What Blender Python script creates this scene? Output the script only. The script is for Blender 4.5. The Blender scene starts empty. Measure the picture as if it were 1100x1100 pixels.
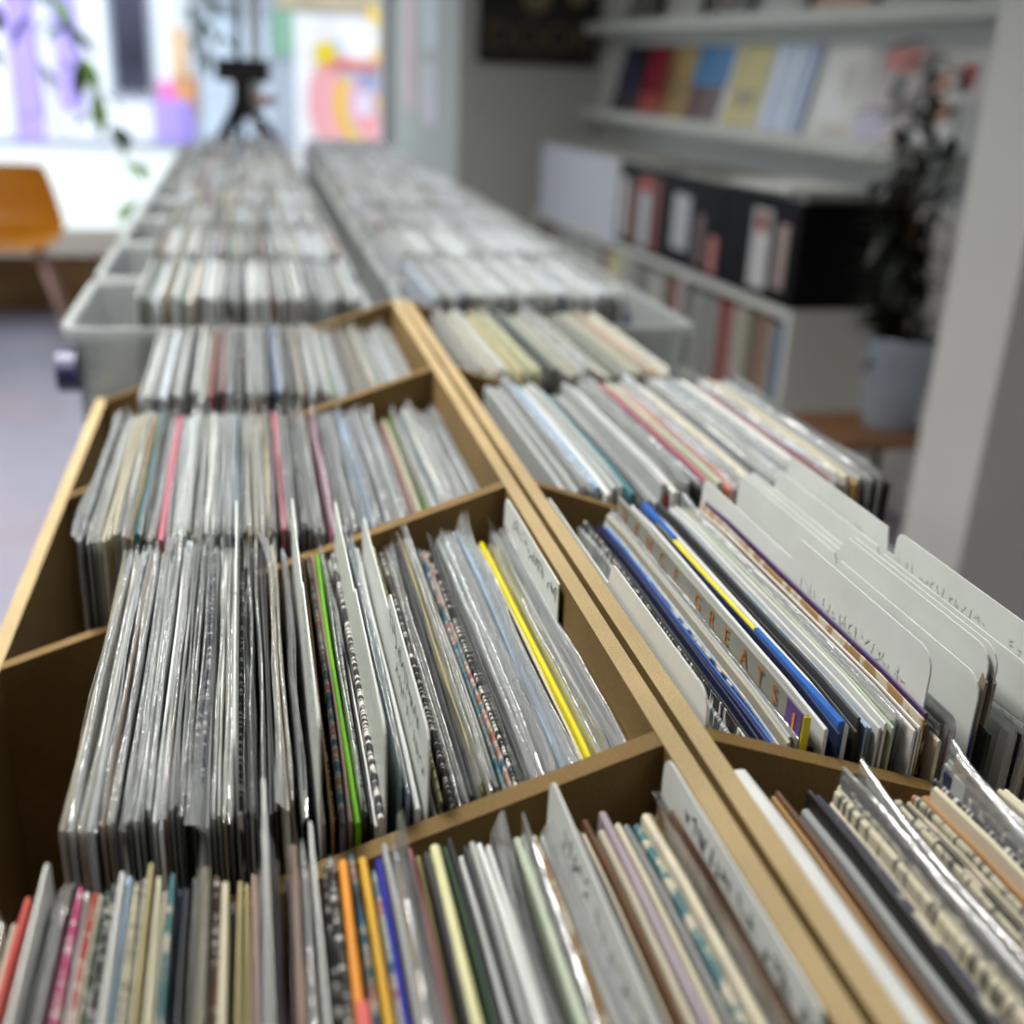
import bpy, math, random
from mathutils import Vector, Matrix
R = random.Random(7)
SC = bpy.context.scene
COL = SC.collection
PI = math.pi

# ------------------------------------------------------------------ camera frame (solved from the photograph's vanishing points)
F = 1203.0
CX, CY, CZ = -0.195, 0.0, 1.245              # camera position; X = across the bins, Y = along the centre rail
AX = (.9748, -.0400, .2195); AY = (-.2186, -.368, .9037); AD = (-.0446, .9289, .3676)
RAIL = 0.95                                  # height of the top of the centre rail
def ray(px, py):
    v = (px - 550.0, py - 550.0, F)
    d = lambda a: a[0]*v[0] + a[1]*v[1] + a[2]*v[2]
    return d(AX), d(AY), -d(AD)
def at_z(px, py, z):
    r = ray(px, py); t = (z - CZ) / r[2]
    return CX + r[0]*t, CY + r[1]*t
TH = .0785; CT, ST = math.cos(TH), math.sin(TH)   # the shop's right wall is turned a little against the bins
def wp(n, s, z=0):                            # wall frame -> world
    return Vector((CX + n*CT - s*ST, CY + n*ST + s*CT, z))
def on_n(px, py, n):                          # ray on a plane parallel to the right wall -> (s, z)
    r = ray(px, py); t = n / (r[0]*CT + r[1]*ST)
    return (-r[0]*ST + r[1]*CT)*t, CZ + r[2]*t
def on_s(px, py, s):                          # ray on a plane square to the right wall -> (n, z)
    r = ray(px, py); t = s / (-r[0]*ST + r[1]*CT)
    return (r[0]*CT + r[1]*ST)*t, CZ + r[2]*t

def lin(c):
    return tuple((v/255/12.92 if v/255 <= .04045 else ((v/255+.055)/1.055)**2.4) for v in c[:3])

# ------------------------------------------------------------------ materials
MATS = {}
def nmat(name):
    m = bpy.data.materials.new(name); m.use_nodes = True
    nt = m.node_tree; nt.nodes.clear()
    out = nt.nodes.new('ShaderNodeOutputMaterial')
    MATS[name] = m
    return m, nt, out
def N(nt, t, **kw):
    n = nt.nodes.new(t)
    for k, v in kw.items():
        if k in n.inputs.keys(): n.inputs[k].default_value = v
        else: setattr(n, k, v)
    return n
def mixc(nt, a, b, fac, blend='MIX'):
    m = nt.nodes.new('ShaderNodeMix'); m.data_type = 'RGBA'; m.blend_type = blend
    for sock, v in ((0, fac), (6, a), (7, b)):
        if hasattr(v, 'is_linked') or hasattr(v, 'links'): nt.links.new(v, m.inputs[sock])
        else: m.inputs[sock].default_value = v
    return m.outputs[2]
def noise(nt, scale=10, detail=3, stretch=None, rough=.5, rnd=True):
    tc = nt.nodes.new('ShaderNodeTexCoord')
    mp = nt.nodes.new('ShaderNodeMapping')
    nt.links.new(tc.outputs['Object'], mp.inputs['Vector'])
    if stretch: mp.inputs['Scale'].default_value = stretch
    if rnd:
        oi = nt.nodes.new('ShaderNodeObjectInfo')
        mu = N(nt, 'ShaderNodeMath', operation='MULTIPLY'); mu.inputs[1].default_value = 57.0
        nt.links.new(oi.outputs['Random'], mu.inputs[0])
        nt.links.new(mu.outputs[0], mp.inputs['Location'])
    n = nt.nodes.new('ShaderNodeTexNoise')
    n.inputs['Scale'].default_value = scale; n.inputs['Detail'].default_value = detail; n.inputs['Roughness'].default_value = rough
    nt.links.new(mp.outputs[0], n.inputs['Vector'])
    return n.outputs['Fac']
def ramp(nt, fac, stops, interp='LINEAR'):
    r = nt.nodes.new('ShaderNodeValToRGB'); cr = r.color_ramp; cr.interpolation = interp
    while len(cr.elements) < len(stops): cr.elements.new(.5)
    for e, (p, c) in zip(cr.elements, stops):
        e.position = p; e.color = (c[0], c[1], c[2], 1) if not isinstance(c, (int, float)) else (c, c, c, 1)
    nt.links.new(fac, r.inputs[0]); return r.outputs[0]
def bump(nt, h, strength=.2, dist=.002):
    b = nt.nodes.new('ShaderNodeBump'); b.inputs['Strength'].default_value = strength; b.inputs['Distance'].default_value = dist
    nt.links.new(h, b.inputs['Height']); return b.outputs[0]
def pbsdf(nt, out, color, rough=.5, normal=None, metal=0, spec=.5, coat=0):
    p = nt.nodes.new('ShaderNodeBsdfPrincipled')
    if hasattr(color, 'links'): nt.links.new(color, p.inputs['Base Color'])
    else: p.inputs['Base Color'].default_value = (*color[:3], 1)
    p.inputs['Roughness'].default_value = rough; p.inputs['Metallic'].default_value = metal
    p.inputs['Specular IOR Level'].default_value = spec; p.inputs['Coat Weight'].default_value = coat
    if normal is not None: nt.links.new(normal, p.inputs['Normal'])
    nt.links.new(p.outputs[0], out.inputs[0]); return p
def simple(name, rgb, rough=.5, var=.12, scale=30, metal=0, spec=.5, coat=0, bmp=0):
    if name in MATS: return MATS[name]
    m, nt, out = nmat(name); c = lin(rgb)
    n = noise(nt, scale, 3, rnd=False)
    col = ramp(nt, n, [(.3, tuple(v*(1-var) for v in c)), (.7, tuple(min(1, v*(1+var)) for v in c))])
    pbsdf(nt, out, col, rough, bump(nt, n, bmp) if bmp else None, metal, spec, coat)
    return m

def mat_jacket(name, kind):
    m, nt, out = nmat(name)
    oi = nt.nodes.new('ShaderNodeObjectInfo'); base = oi.outputs['Color']
    n1 = noise(nt, 25, 4)
    col = mixc(nt, base, ramp(nt, n1, [(.3, .62), (.7, 1.0)]), .35, 'MULTIPLY')
    if kind == 'text':                       # fine printing along the spine
        t = noise(nt, 1, 2, (90, 330, 40))
        lum = N(nt, 'ShaderNodeRGBToBW'); nt.links.new(base, lum.inputs[0])
        ink = ramp(nt, lum.outputs[0], [(.10, (.75, .74, .68)), (.22, (.03, .03, .03))], 'CONSTANT')
        col = mixc(nt, col, ink, ramp(nt, t, [(.52, 0), (.6, .85)]))
    elif kind == 'worn':                     # scuffed edges, bare board showing
        t = noise(nt, 1, 4, (60, 85, 50))
        col = mixc(nt, col, (.62, .57, .45, 1), ramp(nt, t, [(.5, 0), (.58, .9)]))
    elif kind == 'picture':                  # colour picture running over the edge
        t = noise(nt, 1, 3, (25, 42, 14)); h = noise(nt, 1, 2, (30, 70, 20))
        pic = ramp(nt, h, [(.3, (.02, .03, .05)), (.42, (.02, .14, .24)), (.5, (.55, .48, .4)), (.58, (.30, .06, .05)), (.7, (.7, .68, .6))])
        col = mixc(nt, col, pic, ramp(nt, t, [(.4, .15), (.55, .95)]))
    n2 = noise(nt, 160, 2)
    pbsdf(nt, out, col, .5 if kind != 'plain' else .42, bump(nt, n2, .08, .001), spec=.4)
    return m
J = {k: mat_jacket('printed_card_' + k, k) for k in ('plain', 'text', 'worn', 'picture')}

def mat_film(name, tint, opacity, gl, rough=.16, bs=.5):
    m, nt, out = nmat(name)
    n = noise(nt, 1, 3, (70, 26, 60)); nn = bump(nt, n, bs, .004)
    tr = N(nt, 'ShaderNodeBsdfTransparent'); tr.inputs[0].default_value = (.96, .97, .97, 1)
    g = N(nt, 'ShaderNodeBsdfGlossy', Roughness=rough); nt.links.new(nn, g.inputs['Normal']); g.inputs[0].default_value = (1, 1, 1, 1)
    d = N(nt, 'ShaderNodeBsdfDiffuse'); d.inputs[0].default_value = (*tint, 1); nt.links.new(nn, d.inputs['Normal'])
    tl = N(nt, 'ShaderNodeBsdfTranslucent'); tl.inputs[0].default_value = (*tint, 1)
    dm = N(nt, 'ShaderNodeMixShader'); dm.inputs[0].default_value = .45
    nt.links.new(d.outputs[0], dm.inputs[1]); nt.links.new(tl.outputs[0], dm.inputs[2])
    m1 = N(nt, 'ShaderNodeMixShader'); m1.inputs[0].default_value = opacity
    nt.links.new(tr.outputs[0], m1.inputs[1]); nt.links.new(dm.outputs[0], m1.inputs[2])
    lw = N(nt, 'ShaderNodeLayerWeight'); lw.inputs[0].default_value = .35; nt.links.new(nn, lw.inputs['Normal'])
    mr = N(nt, 'ShaderNodeMapRange'); nt.links.new(lw.outputs['Fresnel'], mr.inputs[0])
    mr.inputs[1].default_value = 0; mr.inputs[2].default_value = 1; mr.inputs[3].default_value = gl*.4; mr.inputs[4].default_value = gl*2
    m2 = N(nt, 'ShaderNodeMixShader'); nt.links.new(mr.outputs[0], m2.inputs[0])
    nt.links.new(m1.outputs[0], m2.inputs[1]); nt.links.new(g.outputs[0], m2.inputs[2])
    nt.links.new(m2.outputs[0], out.inputs[0]); return m
FILM = mat_film('clear_poly_sleeve', (.78, .80, .80), .36, .27, .14, .8)
TUBP = mat_film('frosted_tub_plastic', (.52, .55, .55), .72, .12, .3, .1)
def mat_glass():
    m, nt, out = nmat('window_glass')
    tr = N(nt, 'ShaderNodeBsdfTransparent'); tr.inputs[0].default_value = (.95, .97, .97, 1)
    g = N(nt, 'ShaderNodeBsdfGlossy', Roughness=.02)
    mx = N(nt, 'ShaderNodeMixShader'); mx.inputs[0].default_value = .05
    nt.links.new(tr.outputs[0], mx.inputs[1]); nt.links.new(g.outputs[0], mx.inputs[2]); nt.links.new(mx.outputs[0], out.inputs[0]); return m
GLASS = mat_glass()

def mat_mdf(name, c, f):
    m, nt, out = nmat(name)
    n1 = noise(nt, 900, 3, rnd=False); n2 = noise(nt, 14, 4, rnd=False)
    col = ramp(nt, n1, [(.3, tuple(v*.78 for v in c)), (.7, tuple(v*1.16 for v in c))])
    col = mixc(nt, col, ramp(nt, n2, [(.32, f), (.62, 1.0)]), .8, 'MULTIPLY')
    pbsdf(nt, out, col, .75, bump(nt, n1, .15, .0006), spec=.25); return m
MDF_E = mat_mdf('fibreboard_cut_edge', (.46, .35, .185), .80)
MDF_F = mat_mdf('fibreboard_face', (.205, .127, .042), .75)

def mat_floor():
    m, nt, out = nmat('painted_floor')
    n1 = noise(nt, 2.4, 5, rnd=False, rough=.6); n2 = noise(nt, 1.3, 4, (1, .8, 1), rnd=False)
    a = ramp(nt, n1, [(.30, lin((128, 112, 86))), (.42, lin((132, 128, 142))), (.55, lin((142, 138, 156))), (.66, lin((112, 118, 146))), (.78, lin((150, 158, 128)))])
    b = ramp(nt, n2, [(.3, lin((158, 130, 128))), (.5, lin((136, 133, 150))), (.7, lin((128, 138, 152)))])
    pbsdf(nt, out, mixc(nt, a, b, .4), .38, spec=.4); return m
FLOOR = mat_floor()

WALL = simple('wall_paint_grey', (196, 196, 190), .7, .03, 3, spec=.2)
WHITE = simple('white_paint', (222, 222, 218), .55, .03, 5)
CEIL = simple('ceiling_paint', (200, 200, 198), .8, .02, 4)
BLACK = simple('black_plastic', (9, 9, 9), .6, .15, spec=.15)
BLACKM = simple('black_metal', (16, 16, 17), .45, .1)
PAPER = simple('white_paper', (228, 228, 224), .7, .03)
CARD = simple('white_divider_plastic', (218, 222, 217), .45, .05, 18, spec=.35)
INK = simple('black_marker_ink', (28, 28, 30), .6, .05)
SMUDGE = simple('worn_grey_ink', (210, 213, 209), .6, .05)
DISC = simple('black_vinyl', (14, 14, 14), .3, .1)
PVMT = simple('pale_pavement', (214, 212, 204), .8, .06, 2)

# ------------------------------------------------------------------ mesh builder
class MB:
    def __init__(s): s.v = []; s.f = []; s.m = []; s.c = []; s.smooth = []
    def add(s, vs, fs, m=0, c=None, sm=False):
        o = len(s.v); s.v += [tuple(v) for v in vs]
        for f in fs: s.f.append(tuple(i+o for i in f)); s.m.append(m); s.c.append(c or (1, 1, 1)); s.smooth.append(sm)
    def box(s, a, b, m=0, c=None, top=None):
        (x0, y0, z0), (x1, y1, z1) = a, b
        vs = [(x0,y0,z0),(x1,y0,z0),(x1,y1,z0),(x0,y1,z0),(x0,y0,z1),(x1,y0,z1),(x1,y1,z1),(x0,y1,z1)]
        s.add(vs, [(3,2,1,0),(0,1,5,4),(1,2,6,5),(2,3,7,6),(3,0,4,7)], m, c)
        s.add(vs, [(4,5,6,7)], m if top is None else top, c)
    def prism(s, poly, axis, a, b, m=0, c=None, cap=None):
        # poly: 2D outline; axis: extrude direction 0,1,2
        def mk(p, t):
            return {0: (t, p[0], p[1]), 1: (p[0], t, p[1]), 2: (p[0], p[1], t)}[axis]
        n = len(poly); vs = [mk(p, a) for p in poly] + [mk(p, b) for p in poly]
        s.add(vs, [(i, (i+1) % n, n+(i+1) % n, n+i) for i in range(n)], m, c)
        s.add(vs, [tuple(range(n))[::-1], tuple(range(n, 2*n))], m if cap is None else cap, c)
    def lathe(s, prof, cen=(0,0,0), n=24, m=0, c=None):
        vs = []; k = len(prof)
        for i in range(n):
            a = 2*PI*i/n
            for r, z in prof: vs.append((cen[0]+r*math.cos(a), cen[1]+r*math.sin(a), cen[2]+z))
        fs = []
        for i in range(n):
            for j in range(k-1):
                p, q = i*k+j, ((i+1) % n)*k+j
                fs.append((p, q, q+1, p+1))
        s.add(vs, fs, m, c, True)
    def tube(s, pts, r, n=8, m=0, c=None):
        pts = [Vector(p) for p in pts]; rr = r if isinstance(r, (list, tuple)) else [r]*len(pts)
        vs = []; fs = []
        for i, p in enumerate(pts):
            d = (pts[min(i+1, len(pts)-1)] - pts[max(i-1, 0)]).normalized()
            u = d.cross(Vector((0, 0, 1)) if abs(d.z) < .9 else Vector((1, 0, 0))).normalized(); w = d.cross(u)
            for k in range(n):
                a = 2*PI*k/n; vs.append(p + (u*math.cos(a) + w*math.sin(a))*rr[i])
        for i in range(len(pts)-1):
            for k in range(n): fs.append((i*n+k, i*n+(k+1) % n, (i+1)*n+(k+1) % n, (i+1)*n+k))
        fs.append(tuple(range(n))[::-1]); fs.append(tuple(range((len(pts)-1)*n, len(pts)*n)))
        s.add(vs, fs, m, c, True)
    def leaf(s, p, d, L, W, m=0, fold=.25, droop=.3):
        p = Vector(p); d = Vector(d).normalized()
        sd = d.cross(Vector((0, 0, 1)))
        sd = sd.normalized() if sd.length > .05 else Vector((1, 0, 0))
        up = sd.cross(d)
        vs = []
        for t, w in ((0, .08), (.3, .85), (.6, 1), (.85, .5), (1, .02)):
            q = p + d*L*t - Vector((0, 0, 1))*droop*L*t*t
            vs += [q - sd*W*w/2 + up*fold*W*w/2, q, q + sd*W*w/2 + up*fold*W*w/2]
        fs = []
        for i in range(4):
            a = i*3; fs += [(a, a+1, a+4, a+3), (a+1, a+2, a+5, a+4)]
        s.add(vs, fs, m, None, True)
    def build(s, name, mats, parent=None, color=False):
        me = bpy.data.meshes.new(name); me.from_pydata(s.v, [], s.f)
        for m in (mats if isinstance(mats, (list, tuple)) else [mats]): me.materials.append(m)
        me.polygons.foreach_set('material_index', s.m)
        me.polygons.foreach_set('use_smooth', s.smooth)
        if color:
            ca = me.color_attributes.new('sleeve_colour', 'FLOAT_COLOR', 'CORNER')
            flat = []
            for p in me.polygons:
                c = s.c[p.index]
                for _ in range(p.loop_total): flat += [c[0], c[1], c[2], 1]
            ca.data.foreach_set('color', flat)
        me.update()
        o = bpy.data.objects.new(name, me); COL.objects.link(o)
        if parent: o.parent = parent
        return o
def tag(o, label, cat, group=None, kind=None):
    if label: o['label'] = label
    if cat: o['category'] = cat
    if group: o['group'] = group
    if kind: o['kind'] = kind
    return o
def thing(name, label, cat, loc=(0, 0, 0), rz=0, group=None):
    o = bpy.data.objects.new(name, None); COL.objects.link(o); o.location = loc; o.rotation_euler = (0, 0, rz)
    o.empty_display_size = .05
    return tag(o, label, cat, group)
def struct(o): o['kind'] = 'structure'; return o
def wthing(name, label, cat, n, s, z, group=None):
    return thing(name, label, cat, wp(n, s, z), TH, group)
def bev(o, w=.002, seg=2):
    b = o.modifiers.new('bevel', 'BEVEL'); b.width = w; b.segments = seg; b.limit_method = 'ANGLE'; b.angle_limit = .6; return o
def text_mesh(body, size, mat, name, parent, mtx, extrude=.0001, shear=0):
    cu = bpy.data.curves.new('lettering', 'FONT'); cu.body = body; cu.size = size; cu.extrude = extrude; cu.shear = shear
    cu.align_x = 'LEFT'; cu.resolution_u = 3
    t = bpy.data.objects.new('lettering', cu); COL.objects.link(t)
    bpy.context.view_layer.update()
    me = bpy.data.meshes.new_from_object(t.evaluated_get(bpy.context.evaluated_depsgraph_get()))
    bpy.data.objects.remove(t)
    me.materials.clear(); me.materials.append(mat)
    o = bpy.data.objects.new(name, me); COL.objects.link(o); o.parent = parent; o.matrix_local = mtx
    return o

# ------------------------------------------------------------------ room shell
def wbox(name, n0, s0, z0, n1, s1, z1, mat):
    mb = MB(); mb.box((n0, s0, z0), (n1, s1, z1)); o = mb.build(name, mat)
    o.location = (CX, CY, 0); o.rotation_euler = (0, 0, TH); return struct(o)
HC = 2.75
S_FAR, S_WIN, N_R, N_L, S_BACK = 5.6, 7.25, 2.19, -3.3, -2.2
wbox('floor', N_L-.1, S_BACK-.1, -.1, N_R+.1, S_WIN+.1, 0, FLOOR)
wbox('ceiling', N_L-.1, S_BACK-.1, HC, N_R+.1, S_WIN+.1, HC+.1, CEIL)
wbox('wall_right', N_R, S_BACK, 0, N_R+.1, S_FAR, HC, WHITE)
wbox('wall_far', 1.46, S_FAR, 0, N_R+.1, S_WIN+.05, HC, WALL)
wbox('wall_left', N_L-.1, S_BACK, 0, N_L, S_WIN, HC, WALL)
wbox('wall_back', N_L, S_BACK-.1, 0, N_R, S_BACK, HC, WALL)
wbox('wall_pier', 1.603, 1.80, 0, N_R+.02, 2.00, HC, simple('pier_paint', (196, 196, 192), .6, .02, 4))
wbox('baseboard_far', 1.46, S_FAR-.015, 0, N_R, S_FAR, .09, WHITE)
wbox('baseboard_right', N_R-.015, 2.00, 0, N_R, S_FAR, .09, WHITE)
# shop window: frame members and panes
FRW = simple('window_frame_white', (225, 225, 225), .5, .03)
fr = MB()
NW0, NW1 = N_L, 1.46
fr.box((NW0, S_WIN-.03, 2.45), (NW1, S_WIN+.05, HC)); fr.box((NW0, S_WIN-.03, 0), (NW1, S_WIN+.05, .12))
for nn in (NW0, -1.86, .62, NW1-.06): fr.box((nn, S_WIN-.03, .12), (nn+.06, S_WIN+.05, 2.45))
win = fr.build('window_1', FRW); win.location = (CX, CY, 0); win.rotation_euler = (0, 0, TH); struct(win)
for a, b in ((NW0+.06, -1.86), (-1.80, .62), (.68, NW1-.06)):
    g = MB(); g.box((a, S_WIN, .12), (b, S_WIN+.008, 2.45)); g.build('pane', GLASS, win)

# ------------------------------------------------------------------ record bins (two units back to back)
DY0, DP, DT = .078, .3525, .012              # first divider, pitch, thickness
DIV = [DY0 + DP*k for k in range(5)]
ZF_L, ZF_R = RAIL-.352, RAIL-.338            # floors of the pockets
def make_bin(sign, label, zf):
    root = thing('record_bin', label, 'record bin', (0, 0, 0), 0, None)
    X = lambda v: sign*v
    y0, y1 = DIV[0]-DT/2, DIV[-1]+DT/2
    def xb(mb, a, b, ya, yb, za, zb, top=1):
        mb.box((min(X(a), X(b)), ya, za), (max(X(a), X(b)), yb, zb), 0, None, top)
    b = MB(); xb(b, .0022, .0125, y0, y1, zf-.02, RAIL); bev(b.build('back_board', [MDF_F, MDF_E], root), .0008)
    b = MB(); xb(b, .384, .396, y0, y1, zf-.06, RAIL-.128); bev(b.build('front_board', [MDF_F, MDF_E], root), .001)
    for d in DIV:
        p = MB()
        poly = [(X(.0125), zf), (X(.384), zf), (X(.384), RAIL-.1285), (X(.0125), RAIL)]
        if sign < 0: poly = poly[::-1]
        p.prism(poly, 1, d-DT/2, d+DT/2, 0)
        p.m[2] = 1 if sign > 0 else p.m[2]
        o = p.build('divider', [MDF_F, MDF_E], root)
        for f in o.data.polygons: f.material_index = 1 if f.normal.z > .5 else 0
        bev(o, .0008)
    b = MB(); xb(b, .0125, .384, y0, y1, zf-.012, zf, 0); b.build('bottom_board', [MDF_F, MDF_E], root)
    for yy in (y0+.02, y1-.06):
        for xx in (.03, .345):
            l = MB(); xb(l, xx, xx+.04, yy, yy+.04, 0, zf-.012, 0); l.build('leg', [MDF_F], root)
    return root
make_bin(-1, 'raw fibreboard record bin with sloping dividers, left of the centre gap', ZF_L)
make_bin(1, 'raw fibreboard record bin with sloping dividers, right of the centre gap', ZF_R)

# ------------------------------------------------------------------ records
PAL = {
 'blk': ('black', (38, 38, 39)), 'dgr': ('dark grey', (74, 76, 78)), 'gry': ('grey', (125, 128, 128)), 'lgr': ('light grey', (172, 176, 174)),
 'wht': ('white', (226, 229, 226)), 'bei': ('beige', (188, 182, 160)), 'crm': ('cream', (218, 211, 184)), 'tan': ('tan', (168, 132, 84)),
 'brn': ('brown', (100, 72, 50)), 'pbr': ('pinkish brown', (172, 148, 132)), 'pnk': ('pink', (188, 108, 122)), 'mag': ('magenta', (178, 52, 112)),
 'red': ('red', (192, 72, 58)), 'org': ('orange', (230, 150, 52)), 'gld': ('mustard', (208, 162, 52)), 'ylw': ('yellow', (236, 222, 30)),
 'pyl': ('pale yellow', (228, 226, 172)), 'grn': ('bright green', (112, 182, 28)), 'lbl': ('light blue', (160, 184, 208)), 'blu': ('blue', (58, 98, 172)),
 'nav': ('navy', (38, 44, 76)), 'roy': ('royal blue', (40, 46, 168)), 'tea': ('teal', (70, 122, 128)), 'olv': ('olive', (140, 130, 86)),
 'mau': ('mauve', (160, 148, 158)), 'pur': ('purple', (80, 58, 106)), 'kha': ('khaki', (178, 168, 122)), 'slv': ('silver', (146, 146, 136)),
 'dkr': ('dark red', (140, 22, 40)), 'sal': ('salmon', (206, 118, 98)), 'dgn': ('dark green', (62, 84, 66)), 'pgn': ('pale green', (180, 190, 168)),
}
ORDN = {1:'first',2:'second',3:'third',4:'fourth',5:'fifth',6:'sixth',7:'seventh',8:'eighth',9:'ninth',10:'tenth',11:'eleventh',12:'twelfth',13:'thirteenth',
 14:'fourteenth',15:'fifteenth',16:'sixteenth',17:'seventeenth',18:'eighteenth',19:'nineteenth'}
TENS = {2:('twenty','twentieth'),3:('thirty','thirtieth'),4:('forty','fortieth'),5:('fifty','fiftieth'),6:('sixty','sixtieth'),7:('seventy','seventieth'),8:('eighty','eightieth'),9:('ninety','ninetieth')}
def ordinal(n):
    if n in ORDN: return ORDN[n]
    t, u = divmod(n, 10)
    return TENS[t][1] if u == 0 else TENS[t][0] + '-' + ORDN[u]

def jacket_mesh(t, L, H, bow, kind):
    mb = MB(); ny = 7
    r = min(.0012, t*.4)
    if kind == 'open': sec = [(-t/2,0),(-t/2,H),(-t/2+.0006,H),(-t/2+.0006,H-.022),(t/2-.0006,H-.022),(t/2-.0006,H),(t/2,H),(t/2,0)]
    else: sec = [(-t/2,0),(-t/2,H-r),(-t/2+r*.6,H-r*.25),(-t*.12,H),(t*.12,H),(t/2-r*.6,H-r*.25),(t/2,H-r),(t/2,0)]
    k = len(sec); vs = []
    for i in range(ny+1):
        u = i/ny; y = L*u
        dx = bow[0]*math.sin(PI*u) + bow[1]*math.sin(2*PI*u); dz = -.0022 if i in (0, ny) else (bow[2]*math.sin(PI*u))
        y += (.0015 if i == 0 else (-.0015 if i == ny else 0))*0
        for x, z in sec: vs.append((x + dx*(z/H), y, z + (dz if z > H*.5 else 0)))
    fs = []
    for i in range(ny):
        for j in range(k-1): fs.append((i*k+j, i*k+j+1, (i+1)*k+j+1, (i+1)*k+j))
        fs.append((i*k+k-1, i*k, (i+1)*k, (i+1)*k+k-1))
    # ends
    if kind == 'open':
        for b in (0, ny*k):
            e = [(b+0, b+1, b+2, b+3), (b+0, b+3, b+4, b+7), (b+4, b+5, b+6, b+7)]
            fs += e if b else [q[::-1] for q in e]
    else:
        fs.append(tuple(range(k))); fs.append(tuple(range(ny*k, ny*k+k))[::-1])
    mb.add(vs, [f[::-1] for f in fs])
    return mb
def film_mesh(t, L, H, rr, bow, over):
    mb = MB(); ny = 14
    if rr.random() < .62:                     # sleeve folded over the top edge, a little loose and crinkled
        w = t/2+.0005; pa, pb = rr.uniform(0, 6), rr.uniform(0, 6); o0 = rr.uniform(.0004, .0035); pk = rr.choice((0, 0, .003, .006)); vs = []
        for i in range(ny+1):
            u = i/ny; y = -.003 + (L+.006)*u
            dx = bow[0]*math.sin(PI*u) + bow[1]*math.sin(2*PI*u)
            o = o0*(.6+.4*math.sin(8*u+pa)) + .0007*math.sin(23*u+pb) + pk*max(0, (u-.85)/.15)**2 + .0012
            sh = .0006*math.sin(11*u+pb); e = .35 if i in (0, ny) else 1
            for x, z in ((-w*e, 0), (-w*e, H*.6), (-w*e+abs(sh)*-.4, H-.0015), (-w*.55*e+sh, H+o*.7), (sh, H+o), (w*.55*e+sh, H+o*.65), (w*e, H-.0015), (w*e, H*.6), (w*e, 0)):
                vs.append((x+dx*min(1, z/H), y, z-(.002 if i in (0, ny) and z > H and not pk else 0)))
        mb.add(vs, [(i*9+j, (i+1)*9+j, (i+1)*9+j+1, i*9+j+1) for i in range(ny) for j in range(8)], 0, None, True)
        return mb
    flop = rr.uniform(-.006, .006); p1, p2, p3 = rr.uniform(0, 6), rr.uniform(0, 6), rr.uniform(0, 6)
    farpk = rr.choice((0, 0, .004, .009)); nearpk = rr.choice((0, 0, .003)); spread = rr.uniform(.0002, .0014)
    for sgn in (-1, 1):
        vs = []; cols = 0
        ex = (.004, .003)
        for i in range(ny+1):
            u = i/ny; y = -ex[0] + (L+ex[0]+ex[1])*u
            dx = bow[0]*math.sin(PI*u) + bow[1]*math.sin(2*PI*u)
            ov = over*(.72 + .28*math.sin(5*u+p1) ) + farpk*max(0, (u-.8)/.2)**2 + nearpk*max(0, (.15-u)/.15)
            wv = .0007*math.sin(9*u+p2) + .0005*math.sin(17*u+p3+sgn)
            row = [(0.0, 0), (H*.6, 0), (H-.004, .0004), (H + ov*.45, .0002+spread*.5), (H + ov, spread)]
            for q, (z, s_) in enumerate(row):
                top = max(0, z-H)/max(over, .001)
                end = 1 - .75*(1 if i in (0, ny) else 0)
                x = sgn*((t/2+.0004)*end + (0 if q < 2 else abs(wv)*.6)) if q < 3 else sgn*(t*.22*end + s_) + wv
                vs.append((x + dx*min(1, z/H) + flop*top*.8, y, z - (.003 if (i in (0, ny) and q == 4 and farpk == 0) else 0)))
        k = 5; fs = []
        for i in range(ny):
            for j in range(k-1): fs.append((i*k+j, (i+1)*k+j, (i+1)*k+j+1, i*k+j+1))
        if sgn < 0: fs = [f[::-1] for f in fs]
        mb.add(vs, fs, 0, None, True)
    return mb

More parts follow.
